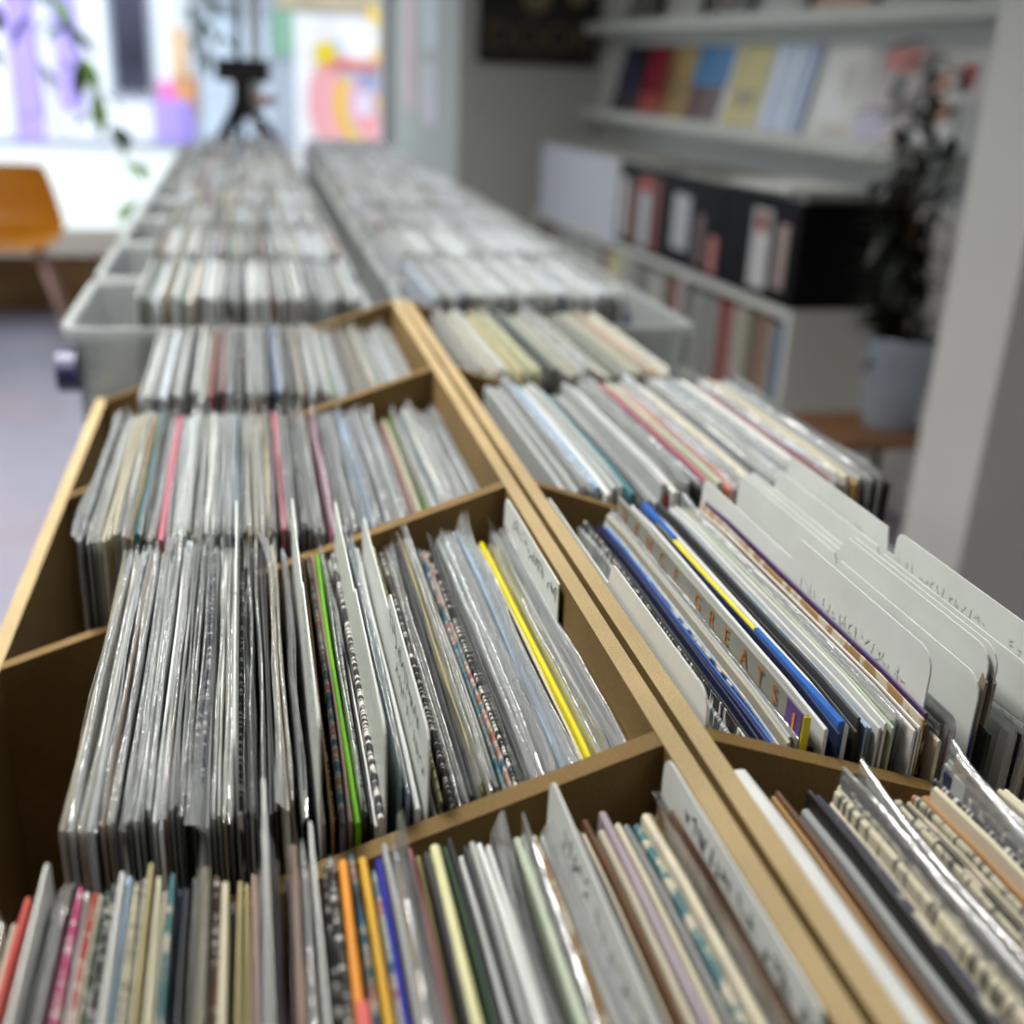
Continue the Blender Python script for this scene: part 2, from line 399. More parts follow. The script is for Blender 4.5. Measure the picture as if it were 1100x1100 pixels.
REC = []      # every individual record: dict
def record(x, y0, ztop, zf, t, col, flags, rr, binname, lean=0, L=None, name_extra=None):
    L = L or .3135 + rr.uniform(-.002, .003); H = ztop - zf
    REC.append(dict(x=x, y0=y0, zf=zf, H=H, L=L, t=t, col=col, flags=flags, rr=rr, bin=binname, lean=lean, extra=name_extra))
    return REC[-1]
def build_records():
    bins = {}
    for r in REC: bins.setdefault(r['bin'], []).append(r)
    for b, rs in bins.items():
        rs.sort(key=lambda r: abs(r['x']))
        for i, r in enumerate(rs):
            nm, rgb = PAL[r['col']]; fl = r['flags']; rr = r['rr']
            desc = nm + (' record' if 'p' not in fl else ' record in clear plastic')
            if 't' in fl: desc = 'print-speckled ' + desc
            if 'w' in fl: desc = 'worn ' + desc
            if 'm' in fl: desc = 'multicoloured ' + desc
            if r['extra']: desc = r['extra']
            lab = f"{desc}, {ordinal(i+1)} from the centre rail, {b}"
            root = thing('record', lab, 'record', (r['x'], r['y0'], r['zf']), 0, 'records in the ' + b)
            root.rotation_euler = (0, r['lean'], 0)
            bow = (rr.uniform(-.0012, .0012), rr.uniform(-.0006, .0006), rr.uniform(-.001, .001))
            kind = 'open' if 'o' in fl and r['t'] > .0024 else 'closed'
            jm = J['text' if 't' in fl else 'worn' if 'w' in fl else 'picture' if 'm' in fl else 'plain']
            j = jacket_mesh(r['t'], r['L'], r['H'], bow, kind).build('jacket', jm, root)
            c = lin(rgb); k = 1.04*rr.uniform(.88, 1.06); j.color = (min(.92, c[0]*k), min(.92, c[1]*k), min(.92, c[2]*k), 1)
            if kind == 'open':
                s = MB(); w = max(.0005, r['t']/2-.0010); hh = r['H']-rr.uniform(.003, .009)
                s.box((-w, .004, r['H']-.0215), (w*.2, r['L']-.004, hh)); s.build('inner_sleeve', PAPER if rr.random() < .55 else DISC, root)
            if 'p' in fl:
                film_mesh(r['t'], r['L'], r['H'], rr, bow, rr.choice((.003, .004, .005, .007, .010))).build('plastic_sleeve', FILM, root)
            r['root'] = root
def row(items, py, zoff, zf, yb, binname, seed, dy=(0.004, .016), leanf=None):
    """items: (px0, px1, colour, flags[, dz]) read along scanline py of the photograph; records stand with their faces along Y"""
    rr = random.Random(seed); zt = RAIL + zoff
    out = []
    for it in items:
        p0, p1, col, fl = it[:4]
        if binname == 'third right bin' and not (len(it) > 5) and rr.random() < .55: fl = fl.replace('p', '')
        dz = it[4] if len(it) > 4 else 0; extra = it[5] if len(it) > 5 else None
        x0 = at_z(p0, py, zt+dz)[0]; x1 = at_z(p1, py, zt+dz)[0]
        w = x1-x0; n = 1 if extra or w <= .0085 else max(1, int(round(w/.0056)))
        for k in range(n):
            a = x0 + w*k/n; b = x0 + w*(k+1)/n
            gap = .0006 if 'p' not in fl else .0012
            t = max(.0012, (b-a) - gap - (.0004 if n > 1 else 0)); t = min(t, .0105 if w > .009 and n == 1 or extra else .0066)
            z = zt + dz + rr.uniform(-.003, .003)
            xm = (a+b)/2; lim = .0128 + t/2 + .0008
            if abs(xm) < lim: xm = math.copysign(lim, xm)
            lean = leanf((a+b)/2) if leanf else 0
            out.append(record(xm, yb + rr.uniform(*dy), z, zf, t, col, fl, random.Random(rr.random()), binname, lean, None, extra))
    return out

Y_A, Y_B, Y_C, Y_D = [d + DT/2 for d in DIV[:4]]
# --- second left bin (the sharp one), read along y = 740
B_LEFT = [(96,104,'bei','p'),(104,112,'lgr','p'),(113,121,'bei','p'),(121,129,'lgr','p'),(131,137,'pbr','p'),(137,143,'bei','p'),(143,148,'gry','p'),(148,153,'lgr','p'),(153,157,'blk','pt'),(157,162,'dgr','p'),
 (162,167,'wht','p'),(168,173,'gry','p'),(173,179,'lgr','p'),(179,184,'wht','p'),(185,189,'wht',''),(189,194,'pbr','p'),(194,199,'lgr','p'),(199,204,'wht','p'),(204,209,'blk','p'),(209,213,'blk','p'),
 (214,219,'dgr','pt'),(219,225,'nav','pt'),(226,231,'gry','p'),(231,236,'lgr','p'),(236,241,'wht','p'),(242,246,'olv','p'),(246,252,'dgr','p'),(256,261,'blk','t'),(261,266,'gry','p'),(266,271,'lgr','p'),
 (271,276,'gry','p'),(276,282,'gry','p'),(283,288,'dgr',''),(288,293,'blk',''),(294,299,'kha','p'),(299,304,'bei','p'),(304,308,'olv','pt'),(312,316,'blk','p',-.006),(331,335,'wht','',-.012),(339,342,'tan','',-.01),(342,345,'brn','t',-.01),
 (346,353,'nav','m',-.01),(354,359,'pbr','',-.009),(360,366,'grn','',-.009),(367,370,'dgr','p',-.008),(370,374,'lgr','t',-.008),(375,378,'blk','',-.008),(378,381,'wht','',-.009),(381,388,'blk','t',-.007),
 (404,410,'lbl','p'),(410,416,'lbl','p'),(418,424,'wht','',.0),(426,430,'lgr','',-.012),(431,436,'lgr','',-.016),(441,445,'pyl','t',-.008),(449,455,'blk','t',-.01),(456,461,'dgr','pt',-.01),(462,468,'blk','p',-.008),(468,474,'dgr','p',-.008),(475,480,'blk','p',-.008),
 (481,486,'kha','p'),(486,491,'olv','p'),(491,495,'bei','p'),(496,502,'lgr','p'),(503,508,'tea','m',-.01),(508,513,'pbr','m',-.01),(514,519,'blk','t',-.01),(519,525,'blk','',-.01),
 (527,533,'dgr','p'),(533,540,'lgr','p'),(540,548,'lgr','p'),(548,556,'gry','p'),(556,564,'lgr','p'),(564,573,'lbl','p'),(573,582,'lgr','p'),(582,586,'lgr','p'),(586,589,'blk','',-.01),(589,594,'crm','w',-.006),(596,603,'ylw','',-.003),
 (605,613,'lgr','p',-.006),(614,622,'lgr','p',-.002),(624,632,'gry','p'),(634,642,'lgr','p'),(645,652,'gry','p'),(654,660,'lgr','p',-.008),(662,668,'gry','p',-.012)]
row(B_LEFT, 740, -.030, ZF_L, Y_B, 'second left bin', 11)
# --- nearest left bin, read along y = 1000
A_LEFT = [(-12,-3,'lgr','p',-.01),(-2,5,'lgr','p',-.01),(6,14,'bei','',-.01),(15,24,'red','',0),(47,56,'lgr','p',0),(57,67,'gry','p',0),(70,78,'mag','t',.008),(80,87,'wht','',0),(89,95,'red','t',0),(96,102,'bei','w',0),(103,109,'dgn','t',.004),(110,116,'blk','t',.004),
 (118,125,'wht','',.012),(126,135,'lbl','',.006),(136,143,'crm','t',.006),(144,150,'lgr','t',.006),(151,158,'kha','',.008),(160,167,'crm','',.006),(168,175,'bei','',.004),(176,183,'tea','w',.006),(185,193,'nav','',0),(194,200,'dgr','',0),(202,210,'dgr','',.004),
 (212,224,'bei','p',.01),(226,234,'brn','t',.006),(236,245,'crm','',.004),(247,254,'dgr','',-.008),(255,261,'kha','',-.004),(262,268,'kha','',-.004),(270,276,'pbr','',0),(277,282,'mau','p',.006),(295,305,'mau','p',.012),(308,315,'blk','',0),(316,326,'pbr','p',.012),(327,337,'gry','p',.012),  # lone black entry: the shade of a gap, put in as dark colour
 (352,358,'blk','t',.006),(359,369,'blk','t',.006),(372,384,'org','',.0),(386,393,'dgn','m',.006),(396,407,'gld','',.002),(409,416,'pgn','m',0),(417,426,'roy','',.003),(428,436,'lgr','',.010),(438,446,'gry','p',.012),(447,455,'gry','p',.012),(456,462,'pnk','',0),(464,472,'olv','',0),(475,483,'dgr','',.006),
 (484,497,'pyl','',.006),(499,506,'dgn','',.003),(507,512,'dgr','',.004),(514,523,'wht','',-.002),(525,531,'dgr','',.008),(532,541,'lgr','',.004),(543,551,'wht','',.006),(552,560,'wht','',.006),(563,571,'blk','p',.008),(572,582,'blk','',.008),(586,598,'pgn','',.004),(600,610,'lgr','p',.012),(612,619,'tan','w',.008),
 (621,632,'lgr','p',.008),(665,671,'dgr','',.010),(673,681,'crm','',.010),(683,692,'brn','',.010),(693,704,'bei','',.008),(705,717,'mau','',.012),(719,729,'crm','',.008),(730,741,'gry','',.010),(742,753,'tea','w',.008),(754,766,'crm','w',.010),(767,775,'olv','',.012),(776,786,'mau','',.014),(787,798,'brn','p',.022),(799,810,'brn','',.018)]
row(A_LEFT, 1000, -.032, ZF_L, Y_A, 'nearest left bin', 12, (.0, .010))
# --- third left bin, read along y = 500
C_LEFT = [(107,112,'lgr','p'),(112,116,'blk','p'),(117,121,'gry','p'),(122,126,'lgr','p'),(126,130,'wht','p'),(131,135,'bei',''),(135,139,'kha','p'),(140,144,'bei',''),(144,148,'lgr','p'),(149,152,'wht',''),(153,156,'tan',''),(157,160,'kha','p'),(161,164,'tea',''),(165,168,'dgr','p'),(169,173,'gry','p'),(173,177,'lgr','p'),(177,181,'gry','p'),
 (182,188,'pnk','',0,'pink record in a shrunken sleeve'),(189,193,'gry','p'),(194,199,'lgr','p'),(199,204,'wht','p'),(204,209,'wht','p'),(209,213,'lgr','p'),(214,218,'bei','p'),(219,223,'gry','p'),(224,229,'wht','p'),(230,235,'wht','p'),(236,240,'gry','p'),(241,245,'lgr','p'),(246,250,'wht','p'),(251,256,'lbl','p'),(257,260,'tea','p'),(261,264,'olv','p'),
 (265,270,'bei','p'),(271,276,'crm','p'),(277,282,'bei','p'),(283,287,'crm','p'),(288,293,'gry','p'),(296,302,'pnk','p',0),(303,307,'lgr','p'),(309,314,'gry','p'),(315,320,'dgr','p'),(321,326,'gry','p'),(327,332,'lgr','p'),(333,338,'lgr','p'),(343,349,'mag','p',0),(351,356,'gry','p'),(357,362,'dgr','p'),(363,368,'lgr','p'),(369,374,'gry','p'),(375,380,'lbl','p'),
 (381,387,'lbl','p'),(388,394,'dgr','p'),(395,401,'gry','p'),(402,408,'gry','p'),(409,415,'lgr','p'),(416,422,'gry','p'),(425,429,'red','p',-.012),(431,435,'bei','',-.01),(439,444,'grn','p',-.010),(446,451,'lgr','p'),(452,457,'tea','p',-.006),(459,465,'wht','p'),(466,472,'lgr','p'),(474,480,'gry','p'),(482,488,'lgr','p'),(490,496,'gry','p'),(498,504,'gry','p'),(506,512,'dgr','p',-.004)]
row(C_LEFT, 500, -.036, ZF_L, Y_C, 'third left bin', 13)
# --- second right bin, read along y = 700
B_RIGHT = [(722,728,'lgr','t',-.012),(729,732,'dgr','t',-.012),(732,735,'blk','t',-.010),(735,739,'blk','',-.010),(740,744,'dgr','',-.016),(745,749,'nav','',-.012),(750,754,'nav','',-.012),(754,758,'blu','',-.014),(759,763,'nav','w',-.012),(763,767,'lbl','w',-.010),(767,772,'bei','',-.008),(773,778,'lgr','',-.006),(779,784,'slv','p',-.005),(785,790,'gry','p',-.006),
 (791,796,'blk','w',-.008),(807,813,'slv','',.008,'silver record with gold lettering along its edge'),(814,819,'wht','',.002),(820,825,'wht','',.002),(826,829,'nav','',0),(830,837,'ylw','',0,'yellow and blue record between white sleeves'),(839,845,'wht','',.002),(848,854,'blk','',0),(855,860,'dgr','',0),(862,866,'lbl','w',0),(866,870,'lbl','',0),(871,875,'wht','',0),(875,879,'wht','',0),(880,885,'kha','',0),(886,890,'pgn','',0),(891,897,'lgr','p',0),
 (898,903,'gry','p',0),(904,908,'wht','',0),(908,911,'brn','',0),(912,915,'wht','',0),(916,919,'tan','w',0),(920,923,'brn','w',-.002),(924,928,'pur','',.0)]
row(B_RIGHT, 700, -.013, ZF_R, Y_B, 'second right bin', 14)
# --- the same bin behind the white dividers, read along their near ends at y = 800
B_RIGHT2 = [(1010,1016,'crm','',-.012),(1018,1024,'bei','p',-.008),(1025,1030,'pbr','p',-.008),(1033,1038,'dkr','p',-.008),(1042,1050,'lgr','p',-.004),(1062,1070,'blu','',-.012),(1073,1080,'blk','',-.012),(1104,1112,'wht','p',-.01),(1116,1124,'blk','p',-.01),(1130,1140,'crm','',-.012),(1146,1156,'lgr','p',-.01),(1164,1172,'brn','',-.012),(1180,1192,'lbl','p',-.01),(1200,1210,'gry','p',-.012)]
row(B_RIGHT2, 800, -.013, ZF_R, Y_B, 'second right bin', 15)
# --- nearest right bin, read along y = 1000 and y = 880
A_RIGHT = [(908,931,'wht','',.010,'broad white record'),(933,938,'dgn','',-.010),(939,947,'tan','',-.006),(948,957,'brn','',-.004),(959,972,'lgr','',-.018),(974,982,'crm','w',-.022),(984,993,'blk','',-.010),(994,1004,'nav','w',-.010),(1008,1018,'crm','w',-.012),(1019,1029,'crm','t',-.008),(1030,1039,'crm','',-.008),(1040,1049,'wht','',-.008),(1050,1061,'pgn','',-.004)]
row(A_RIGHT, 1000, -.010, ZF_R, Y_A, 'nearest right bin', 16, (.0, .010))
A_RIGHT2 = [(948,960,'gry','p',.0),(962,976,'blk','p',-.004),(980,987,'crm','t',-.016),(988,994,'blk','w',-.018),(995,1001,'bei','w',-.018),(1003,1011,'bei','t',-.018),(1013,1020,'sal','',-.014),(1021,1033,'tan','',-.018),(1034,1042,'crm','',-.014),(1043,1050,'blk','t',-.012),(1051,1058,'crm','w',-.012),(1059,1066,'tea','w',-.012),(1067,1078,'nav','p',-.008),(1080,1090,'lgr','p',-.002),(1091,1102,'lgr','p',.0),(1106,1113,'crm','w',-.02),(1115,1123,'crm','',-.02),(1126,1136,'dgr','w',-.022),(1140,1150,'org','',-.026),(1154,1166,'lgr','p',-.02),(1172,1184,'wht','p',-.02)]
row(A_RIGHT2, 880, -.010, ZF_R, Y_A, 'nearest right bin', 17, (.0, .010))
# --- third right bin, read along y = 470
C_RIGHT = [(562,568,'lgr','p'),(569,575,'gry','p'),(576,582,'lgr','p'),(583,589,'gry','p'),(590,596,'lgr','p'),(597,603,'lbl','p'),(604,610,'wht','p'),(612,618,'lgr','p'),(619,625,'lgr','p'),(626,632,'tea','',-.006),(634,640,'gry','',-.010),(641,647,'lgr','',-.012),(656,660,'red','',-.008),(662,669,'lgr','p',.0),(670,677,'wht','',.0),(678,683,'gry','p'),(684,690,'lgr','p'),(691,696,'blk','',-.004),(697,703,'lgr','p'),(704,709,'nav','p'),(710,715,'pnk','p'),(716,722,'pgn','p'),
 (723,730,'sal','p',-.002,'salmon red record in clear plastic'),(732,738,'lgr','p'),(739,745,'gry','p'),(746,750,'blk','',0),(752,758,'crm','p'),(759,765,'lgr','p'),(766,770,'nav','p'),(772,778,'wht','p'),(779,784,'bei','p'),(785,791,'lbl','p'),(792,797,'lgr','p'),(798,804,'gry','p'),(805,811,'lgr','p'),(812,818,'wht','p'),(820,826,'pnk','p'),(827,831,'red','p',-.004),(833,839,'lgr','p'),(840,846,'bei','p'),(847,853,'crm',''),(854,860,'tan','',0),(861,867,'lgr',''),(868,874,'gry','p'),(875,881,'dgr','p'),(882,888,'blk','p',-.004)]
row(C_RIGHT, 470, -.012, ZF_R, Y_C, 'third right bin', 18)
build_records()

# gold lettering, logo patch and two-tone edge on named records
GOLD = simple('gold_print', (176, 112, 20), .4, .06)
ORG = simple('orange_print', (232, 150, 20), .5, .05)
PURP = simple('purple_print', (98, 70, 128), .5, .06)
YEL = simple('yellow_print', (226, 214, 50), .5, .04)
def face_mtx(x, y, z):                         # lettering on a face turned to -X, reading towards the viewer
    return Matrix(((0, 0, -1, x), (-1, 0, 0, y), (0, 1, 0, z), (0, 0, 0, 1)))
for r in REC:
    if r['extra'] and r['extra'].startswith('silver record'):
        x = -r['t']/2-.0012
        for ch, yy in zip('DANCEGREATS', (.300, .272, .244, .216, .188, .150, .126, .102, .078, .056, .036)):
            text_mesh(ch, .0145, GOLD, 'gold_letter', r['root'], face_mtx(x, yy, r['H']-.0135))
        m = MB(); m.box((x-.0003, .0005, r['H']-.024), (x+.0003, .018, r['H']-.002)); lg = m.build('logo_patch', PURP, r['root'])
        text_mesh('1', .021, ORG, 'numeral', lg, face_mtx(x-.0006, .0135, r['H']-.0205))
        m = MB(); m.box((-r['t']/2-.001, -.0008, r['H']-.05), (r['t']/2+.0005, 0.0004, r['H']-.003)); m.build('spine_patch', YEL, r['root'])
    if r['extra'] and r['extra'].startswith('yellow and blue'):
        m = MB(); m.box((-r['t']/2-.0003, -.0005, r['H']-.09), (r['t']/2+.0003, .105, r['H']+.0008)); m.build('blue_edge_band', simple('blue_print', (52, 108, 188), .4, .15, 120), r['root'])
        m = MB(); m.box((-r['t']/2-.0003, .245, r['H']-.03), (r['t']/2+.0003, r['L'], r['H']+.0008)); m.build('blue_edge_band', simple('blue_print', (52, 108, 188)), r['root'])
    if r['bin'] == 'nearest left bin' and r['col'] == 'org':
        m = MB(); m.box((-r['t']/2-.0003, -.0005, r['H']-.1), (r['t']/2+.0003, .228, r['H']+.0008)); m.build('red_edge_band', simple('red_print', (208, 84, 76), .5, .08), r['root'])

# ------------------------------------------------------------------ white divider cards with a raised near half
def scribble(mb, rr, y0, y1, z, h, x):
    y = y1
    while y > y0:
        for _ in range(rr.choice((2, 3, 3))):
            a = (y - rr.uniform(0, h*.6), z + rr.uniform(0, h)); b = (y - rr.uniform(0, h*.6), z + rr.uniform(0, h))
            d = Vector((b[0]-a[0], b[1]-a[1]));
            if d.length < h*.3: continue
            nrm = Vector((-d.y, d.x)).normalized()*h*.055
            x -= .000012
            mb.add([(x, a[0]-nrm.x, a[1]-nrm.y), (x, b[0]-nrm.x, b[1]-nrm.y), (x, b[0]+nrm.x, b[1]+nrm.y), (x, a[0]+nrm.x, a[1]+nrm.y)], [(0, 1, 2, 3)])
        y -= h*rr.uniform(.6, .85)
def card(x, y0, z_lo, z_hi, zf, label, seed, write=None, notch=False, lean=0, L=.318, ink=INK, mat=CARD, split=.5):
    rr = random.Random(seed)
    root = thing('divider_card', label, 'divider card', (x, y0, zf), 0, 'divider cards between the records')
    root.rotation_euler = (0, lean, 0)
    h0, h1 = z_lo-zf, z_hi-zf; ym = L*split
    def corner(cy, cz, r, a0, a1, n=4):
        return [(cy + r*math.cos(a0+(a1-a0)*i/n), cz + r*math.sin(a0+(a1-a0)*i/n)) for i in range(n+1)]
    out = [(L, 0)] + corner(L-.008, h0-.008, .008, 0, PI/2)
    if notch: out += [(ym+.008, h0), (ym+.004, h0-.016), (ym-.004, h0-.016)] + corner(ym-.010, h1-.006, .006, 0, PI/2)
    else: out += [(ym+.004, h0)] + corner(ym-.006, h1-.006, .006, 0, PI/2)
    out += corner(.012, h1-.012, .012, PI/2, PI) + [(0, 0)]
    mb = MB(); mb.prism(out, 0, -.0005, .0005); mb.build('card_sheet', mat, root)
    if write:
        for (ya, yb, dz, hh) in write:
            w = MB(); scribble(w, rr, ya, yb, h1-dz, hh, -.0008); w.build('handwriting', ink, root)
    return root
def xcard(px, py, zo): return at_z(px, py, RAIL+zo)[0]
D = 'white divider card'
card(xcard(253, 690, 0), Y_B+.010, RAIL+.004, RAIL+.006, ZF_L, D+' seen edge-on beside black record with yellow print, second left bin', 1)
card(xcard(330, 712, .008), Y_B+.010, RAIL+.004, RAIL+.012, ZF_L, D+' with two lines of handwriting, left of the bright green record', 2, [(.01, .15, .015, .009), (.02, .14, .027, .008)], lean=.006)
card(xcard(397, 700, .008), Y_B+.010, RAIL+.0, RAIL+.006, ZF_L, D+' with faint handwriting, left of the light blue sleeves', 3, [(.02, .15, .018, .010)], ink=SMUDGE)
card(xcard(441, 740, .004), Y_B+.008, RAIL-.012, RAIL+.002, ZF_L, D+' with bold handwriting beside the pale yellow record', 4, [(.03, .15, .019, .013), (.01, .12, .034, .011)], lean=.010)
card(xcard(287, 960, .0), Y_A+.012, RAIL+.012, RAIL+.012, ZF_L, 'pale blue white divider card standing tallest mid nearest left bin', 5)
card(xcard(344, 1000, -.01), Y_A+.012, RAIL-.012, RAIL-.012, ZF_L, D+' right of the rosy grey sleeves in nearest left bin', 6)
card(xcard(34, 1000, -.022), Y_A+.012, RAIL-.020, RAIL-.028, ZF_L, D+' with a pointed far corner beside the red record', 7)
card(xcard(663, 1000, .0), Y_A+.012, RAIL-.004, RAIL-.004, ZF_L, 'greyish divider card with long handwriting in nearest left bin', 8, [(.03, .29, .018, .012)], lean=.006)
card(-.0150, Y_A+.012, RAIL+.002, RAIL-.001, ZF_L, 'greyish handwritten divider card right against the centre rail, nearest left bin', 9, [(.02, .29, .013, .010)])
card(-.0155, Y_B+.006, RAIL-.001, RAIL-.050, ZF_L, 'clear grey divider card with scribble against centre rail, second left bin', 10, [(.17, .29, -.034, .011)])
card(.0158, Y_B+.004, RAIL-.001, RAIL+.015, ZF_R, 'blank white divider card beside the centre rail in second right bin', 21)
card(at_z(943, 650, RAIL+.020)[0], Y_B+.018, RAIL+.003, RAIL+.020, ZF_R, 'tall white divider card right behind the purple record', 22, [(.02, .15, .03, .009)], ink=SMUDGE)
card(at_z(965, 650, RAIL+.008)[0], Y_B+.012, RAIL+.008, RAIL+.006, ZF_R, 'second tall white divider card counted from the purple record', 23)
tc = card(at_z(1003, 650, RAIL+.020)[0], Y_B+.016, RAIL+.008, RAIL+.020, ZF_R, 'tall white divider card, left of the taped pair in second right bin', 24, [(.02, .15, .026, .009)], ink=SMUDGE)
tc2 = card(at_z(1012, 650, RAIL+.021)[0], Y_B+.014, RAIL+.010, RAIL+.021, ZF_R, 'tall white divider card with a taped near corner in second right bin', 25)
for q in (tc, tc2):
    m = MB(); hq = RAIL+.020-ZF_R
    m.prism([(-.0012, hq-.075), (.003, hq-.07), (.002, hq-.05), (.006, hq-.03), (.003, hq-.014), (-.0012, hq-.018)], 0, -.0009, .0009); m.build('tape_strip', simple('yellowed_tape', (150, 142, 126), .35, .2, 60), q)
card(at_z(1041, 650, RAIL+.018)[0], Y_B+.010, RAIL+.012, RAIL+.010, ZF_R, 'tall white divider card, second from the outermost tall one', 26, [(.17, .3, .02, .009)], ink=SMUDGE)
card(at_z(1075, 650, RAIL+.021)[0], Y_B+.020, RAIL+.019, RAIL+.021, ZF_R, 'outermost tall white divider card with a narrow notch, second right bin', 27, [(.02, .15, .022, .009), (.18, .29, .022, .009)], True, ink=SMUDGE)
card(xcard(650, 500, -.004), Y_C+.004, RAIL-.022, RAIL-.009, ZF_R, 'grey divider card leaning over in third right bin', 28, lean=.01, mat=simple('grey_divider_plastic', (158, 164, 163), .5, .04))

# ------------------------------------------------------------------ packed records further back: one object
PK = [(225,228,226)]*6 + [(190,194,194)]*6 + [(150,154,155)]*4 + [(205,212,220)]*5 + [(110,112,112)]*2 + [(60,60,62)]*2 + [(196,188,170)]*2 + [(150,60,60),(80,110,150),(170,140,90),(90,120,100)]
def mat_pack():
    m, nt, out = nmat('packed_sleeves')
    a = N(nt, 'ShaderNodeVertexColor'); a.layer_name = 'sleeve_colour'
    n = noise(nt, 1, 3, (60, 25, 40), rnd=False)
    col = mixc(nt, a.outputs[0], ramp(nt, n, [(.3, .7), (.7, 1.0)]), .5, 'MULTIPLY')
    pbsdf(nt, out, col, .24, bump(nt, n, .35, .004), spec=.8); return m
PACK = mat_pack()
pack = MB(); rp = random.Random(99)
def pack_rec(x, y, z, t, H, L, col, lean=0, film=True):
    dx = math.tan(lean)*H; r = t*.3
    sec = [(-t/2, 0), (-t/2+dx, H-r), (-t*.15+dx, H), (t*.15+dx, H), (t/2+dx, H-r), (t/2, 0)]
    k = 6; vs = [(x+a, y, z+b) for a, b in sec] + [(x+a, y+L, z+b) for a, b in sec]
    pack.add(vs, [(i, i+1, k+i+1, k+i) for i in range(5)], 0, col, False); pack.add(vs, [(5, 4, 3, 2, 1, 0), (6, 7, 8, 9, 10, 11)], 0, col)
    if film:
        o = rp.uniform(.004, .012); w = rp.uniform(-.003, .003); ys = [y-.003, y+L*.3, y+L*.7, y+L+.003]
        vs = []
        for q, yy in enumerate(ys):
            vs += [(x+dx-t/2-.0005, yy, z+H*.5), (x+dx-t/2-.0004, yy, z+H-.003), (x+dx+w, yy, z+H+o*(.6 if q in (1, 2) else 1))]
        pack.add(vs, [(i*3+j, i*3+j+1, i*3+j+4, i*3+j+3) for i in range(3) for j in range(2)], 1, col, True)
PKD = [(178,178,160)]*5 + [(150,152,140)]*4 + [(196,196,186)]*4 + [(120,124,112)]*2 + [(200,192,150), (172,150,138), (90,94,88)]
def pack_row(x0, x1, y, z, top, L=.314, accents=None, tm=.0048, pal=PK, pf=1.0):
    x = x0
    while x < x1:
        t = rp.uniform(.0032, .0062)*tm/.0048
        c = lin(rp.choice(pal))
        if accents:
            for ax, ac, aw in accents:
                if abs(x-ax) < aw: c = lin(ac)
        pack_rec(x+t/2, y+rp.uniform(0, .014), z, t*.92, top-z+rp.uniform(-.006, .006), L, c, rp.uniform(-.012, .012), rp.random() < pf)
        x += t*1.08
# fourth bins of the wooden units
pack_row(at_z(152, 420, RAIL-.03)[0], -.022, Y_D+.006, ZF_L, RAIL-.032, accents=[(at_z(235, 420, RAIL-.03)[0], (150, 95, 85), .003), (at_z(370, 400, RAIL-.03)[0], (75, 72, 70), .007)])
pack_row(.035, .262, Y_D+.006, ZF_R, RAIL-.014, pal=PKD, pf=.3, accents=[(at_z(568, 395, RAIL-.012)[0], (205, 205, 150), .006), (at_z(556, 395, RAIL-.012)[0], (110, 125, 105), .005), (at_z(705, 400, RAIL-.012)[0], (210, 180, 150), .004)])

# ------------------------------------------------------------------ tubs of records on a long table
ZT = .585; TUB_Y = [1.505 + .372*k for k in range(9)]
tb = thing('display_table', 'long low table carrying the plastic tubs of records', 'table', (0, 3.2, 0))
TW = simple('table_top_laminate', (150, 140, 125), .5, .06)
b = MB(); b.box((-.46, -1.715, ZT-.03), (.46, 1.70, ZT)); bev(b.build('table_top', TW, tb), .003)
for sx in (-.42, .38):
    for sy in (-1.68, 1.62):
        l = MB(); l.box((sx, sy, 0), (sx+.04, sy+.04, ZT-.03)); l.build('leg', BLACKM, tb)
NAVY = simple('navy_plastic_clip', (40, 44, 84), .4, .08)
def tub_shell(w, d, h, tp=.018, th=.003):
    mb = MB()
    def ring(a, z, r=.03):
        pts = []
        for cx, cy, a0 in ((w/2-a-r, d/2-a-r, 0), (-w/2+a+r, d/2-a-r, PI/2), (-w/2+a+r, -d/2+a+r, PI), (w/2-a-r, -d/2+a+r, 1.5*PI)):
            for i in range(4): an = a0 + PI/2*i/3; pts.append((cx+r*math.cos(an), cy+r*math.sin(an), z))
        return pts
    rings = [ring(tp+.02, .0), ring(tp, .004), ring(.010, h-.012), ring(0, h-.012), ring(0, h), ring(.010, h), ring(.012, h-.004), ring(tp+th, .008)]
    vs = [p for r_ in rings for p in r_]; k = 16; fs = []
    for a in range(len(rings)-1):
        for i in range(k): fs.append((a*k+i, a*k+(i+1) % k, (a+1)*k+(i+1) % k, (a+1)*k+i))
    fs.append(tuple(range(k))[::-1]); fs.append(tuple(range((len(rings)-1)*k, len(rings)*k)))
    mb.add(vs, fs, 0, None, False); return mb
shell = None
for k, y in enumerate(TUB_Y):
    for sg, sd in ((-1, 'left'), (1, 'right')):
        place = 'behind the wooden bins' if k == 0 else ordinal(k+1) + ' tub back from the wooden bins'
        x0 = -.437 if sg < 0 else .022
        t = thing('plastic_tub', f"frosted plastic tub packed with records, {sd} row, {place}" if k else f"frosted plastic tub packed with records, {sd} row, nearest {place}", 'tub', (x0+.2075, y+.18, ZT), 0, 'plastic record tubs on the table')
        if shell is None: shell = tub_shell(.415, .36, .325).build('tub_body', TUBP, t)
        else:
            s2 = shell.copy(); COL.objects.link(s2); s2.parent = t
        h = MB(); ox = -.2075 if sg < 0 else .2075
        h.prism([((-.165 if sg < 0 else .12)+.03*math.cos(a*PI/8)*1.1, .268+.028*math.sin(a*PI/8)) for a in range(16)], 0, ox-.012+(.006 if sg<0 else -.006), ox+.012+(.006 if sg<0 else -.006)); h.build('clip_handle', NAVY, t)
        ztop = RAIL-.008 if sg < 0 else RAIL-.004
        if sg < 0: pack_row(-.345+.004*k*0, -.045, y+.022, ZT+.009, ztop)
        else: pack_row(.052, .335, y+.022, ZT+.009, ztop, accents=None)

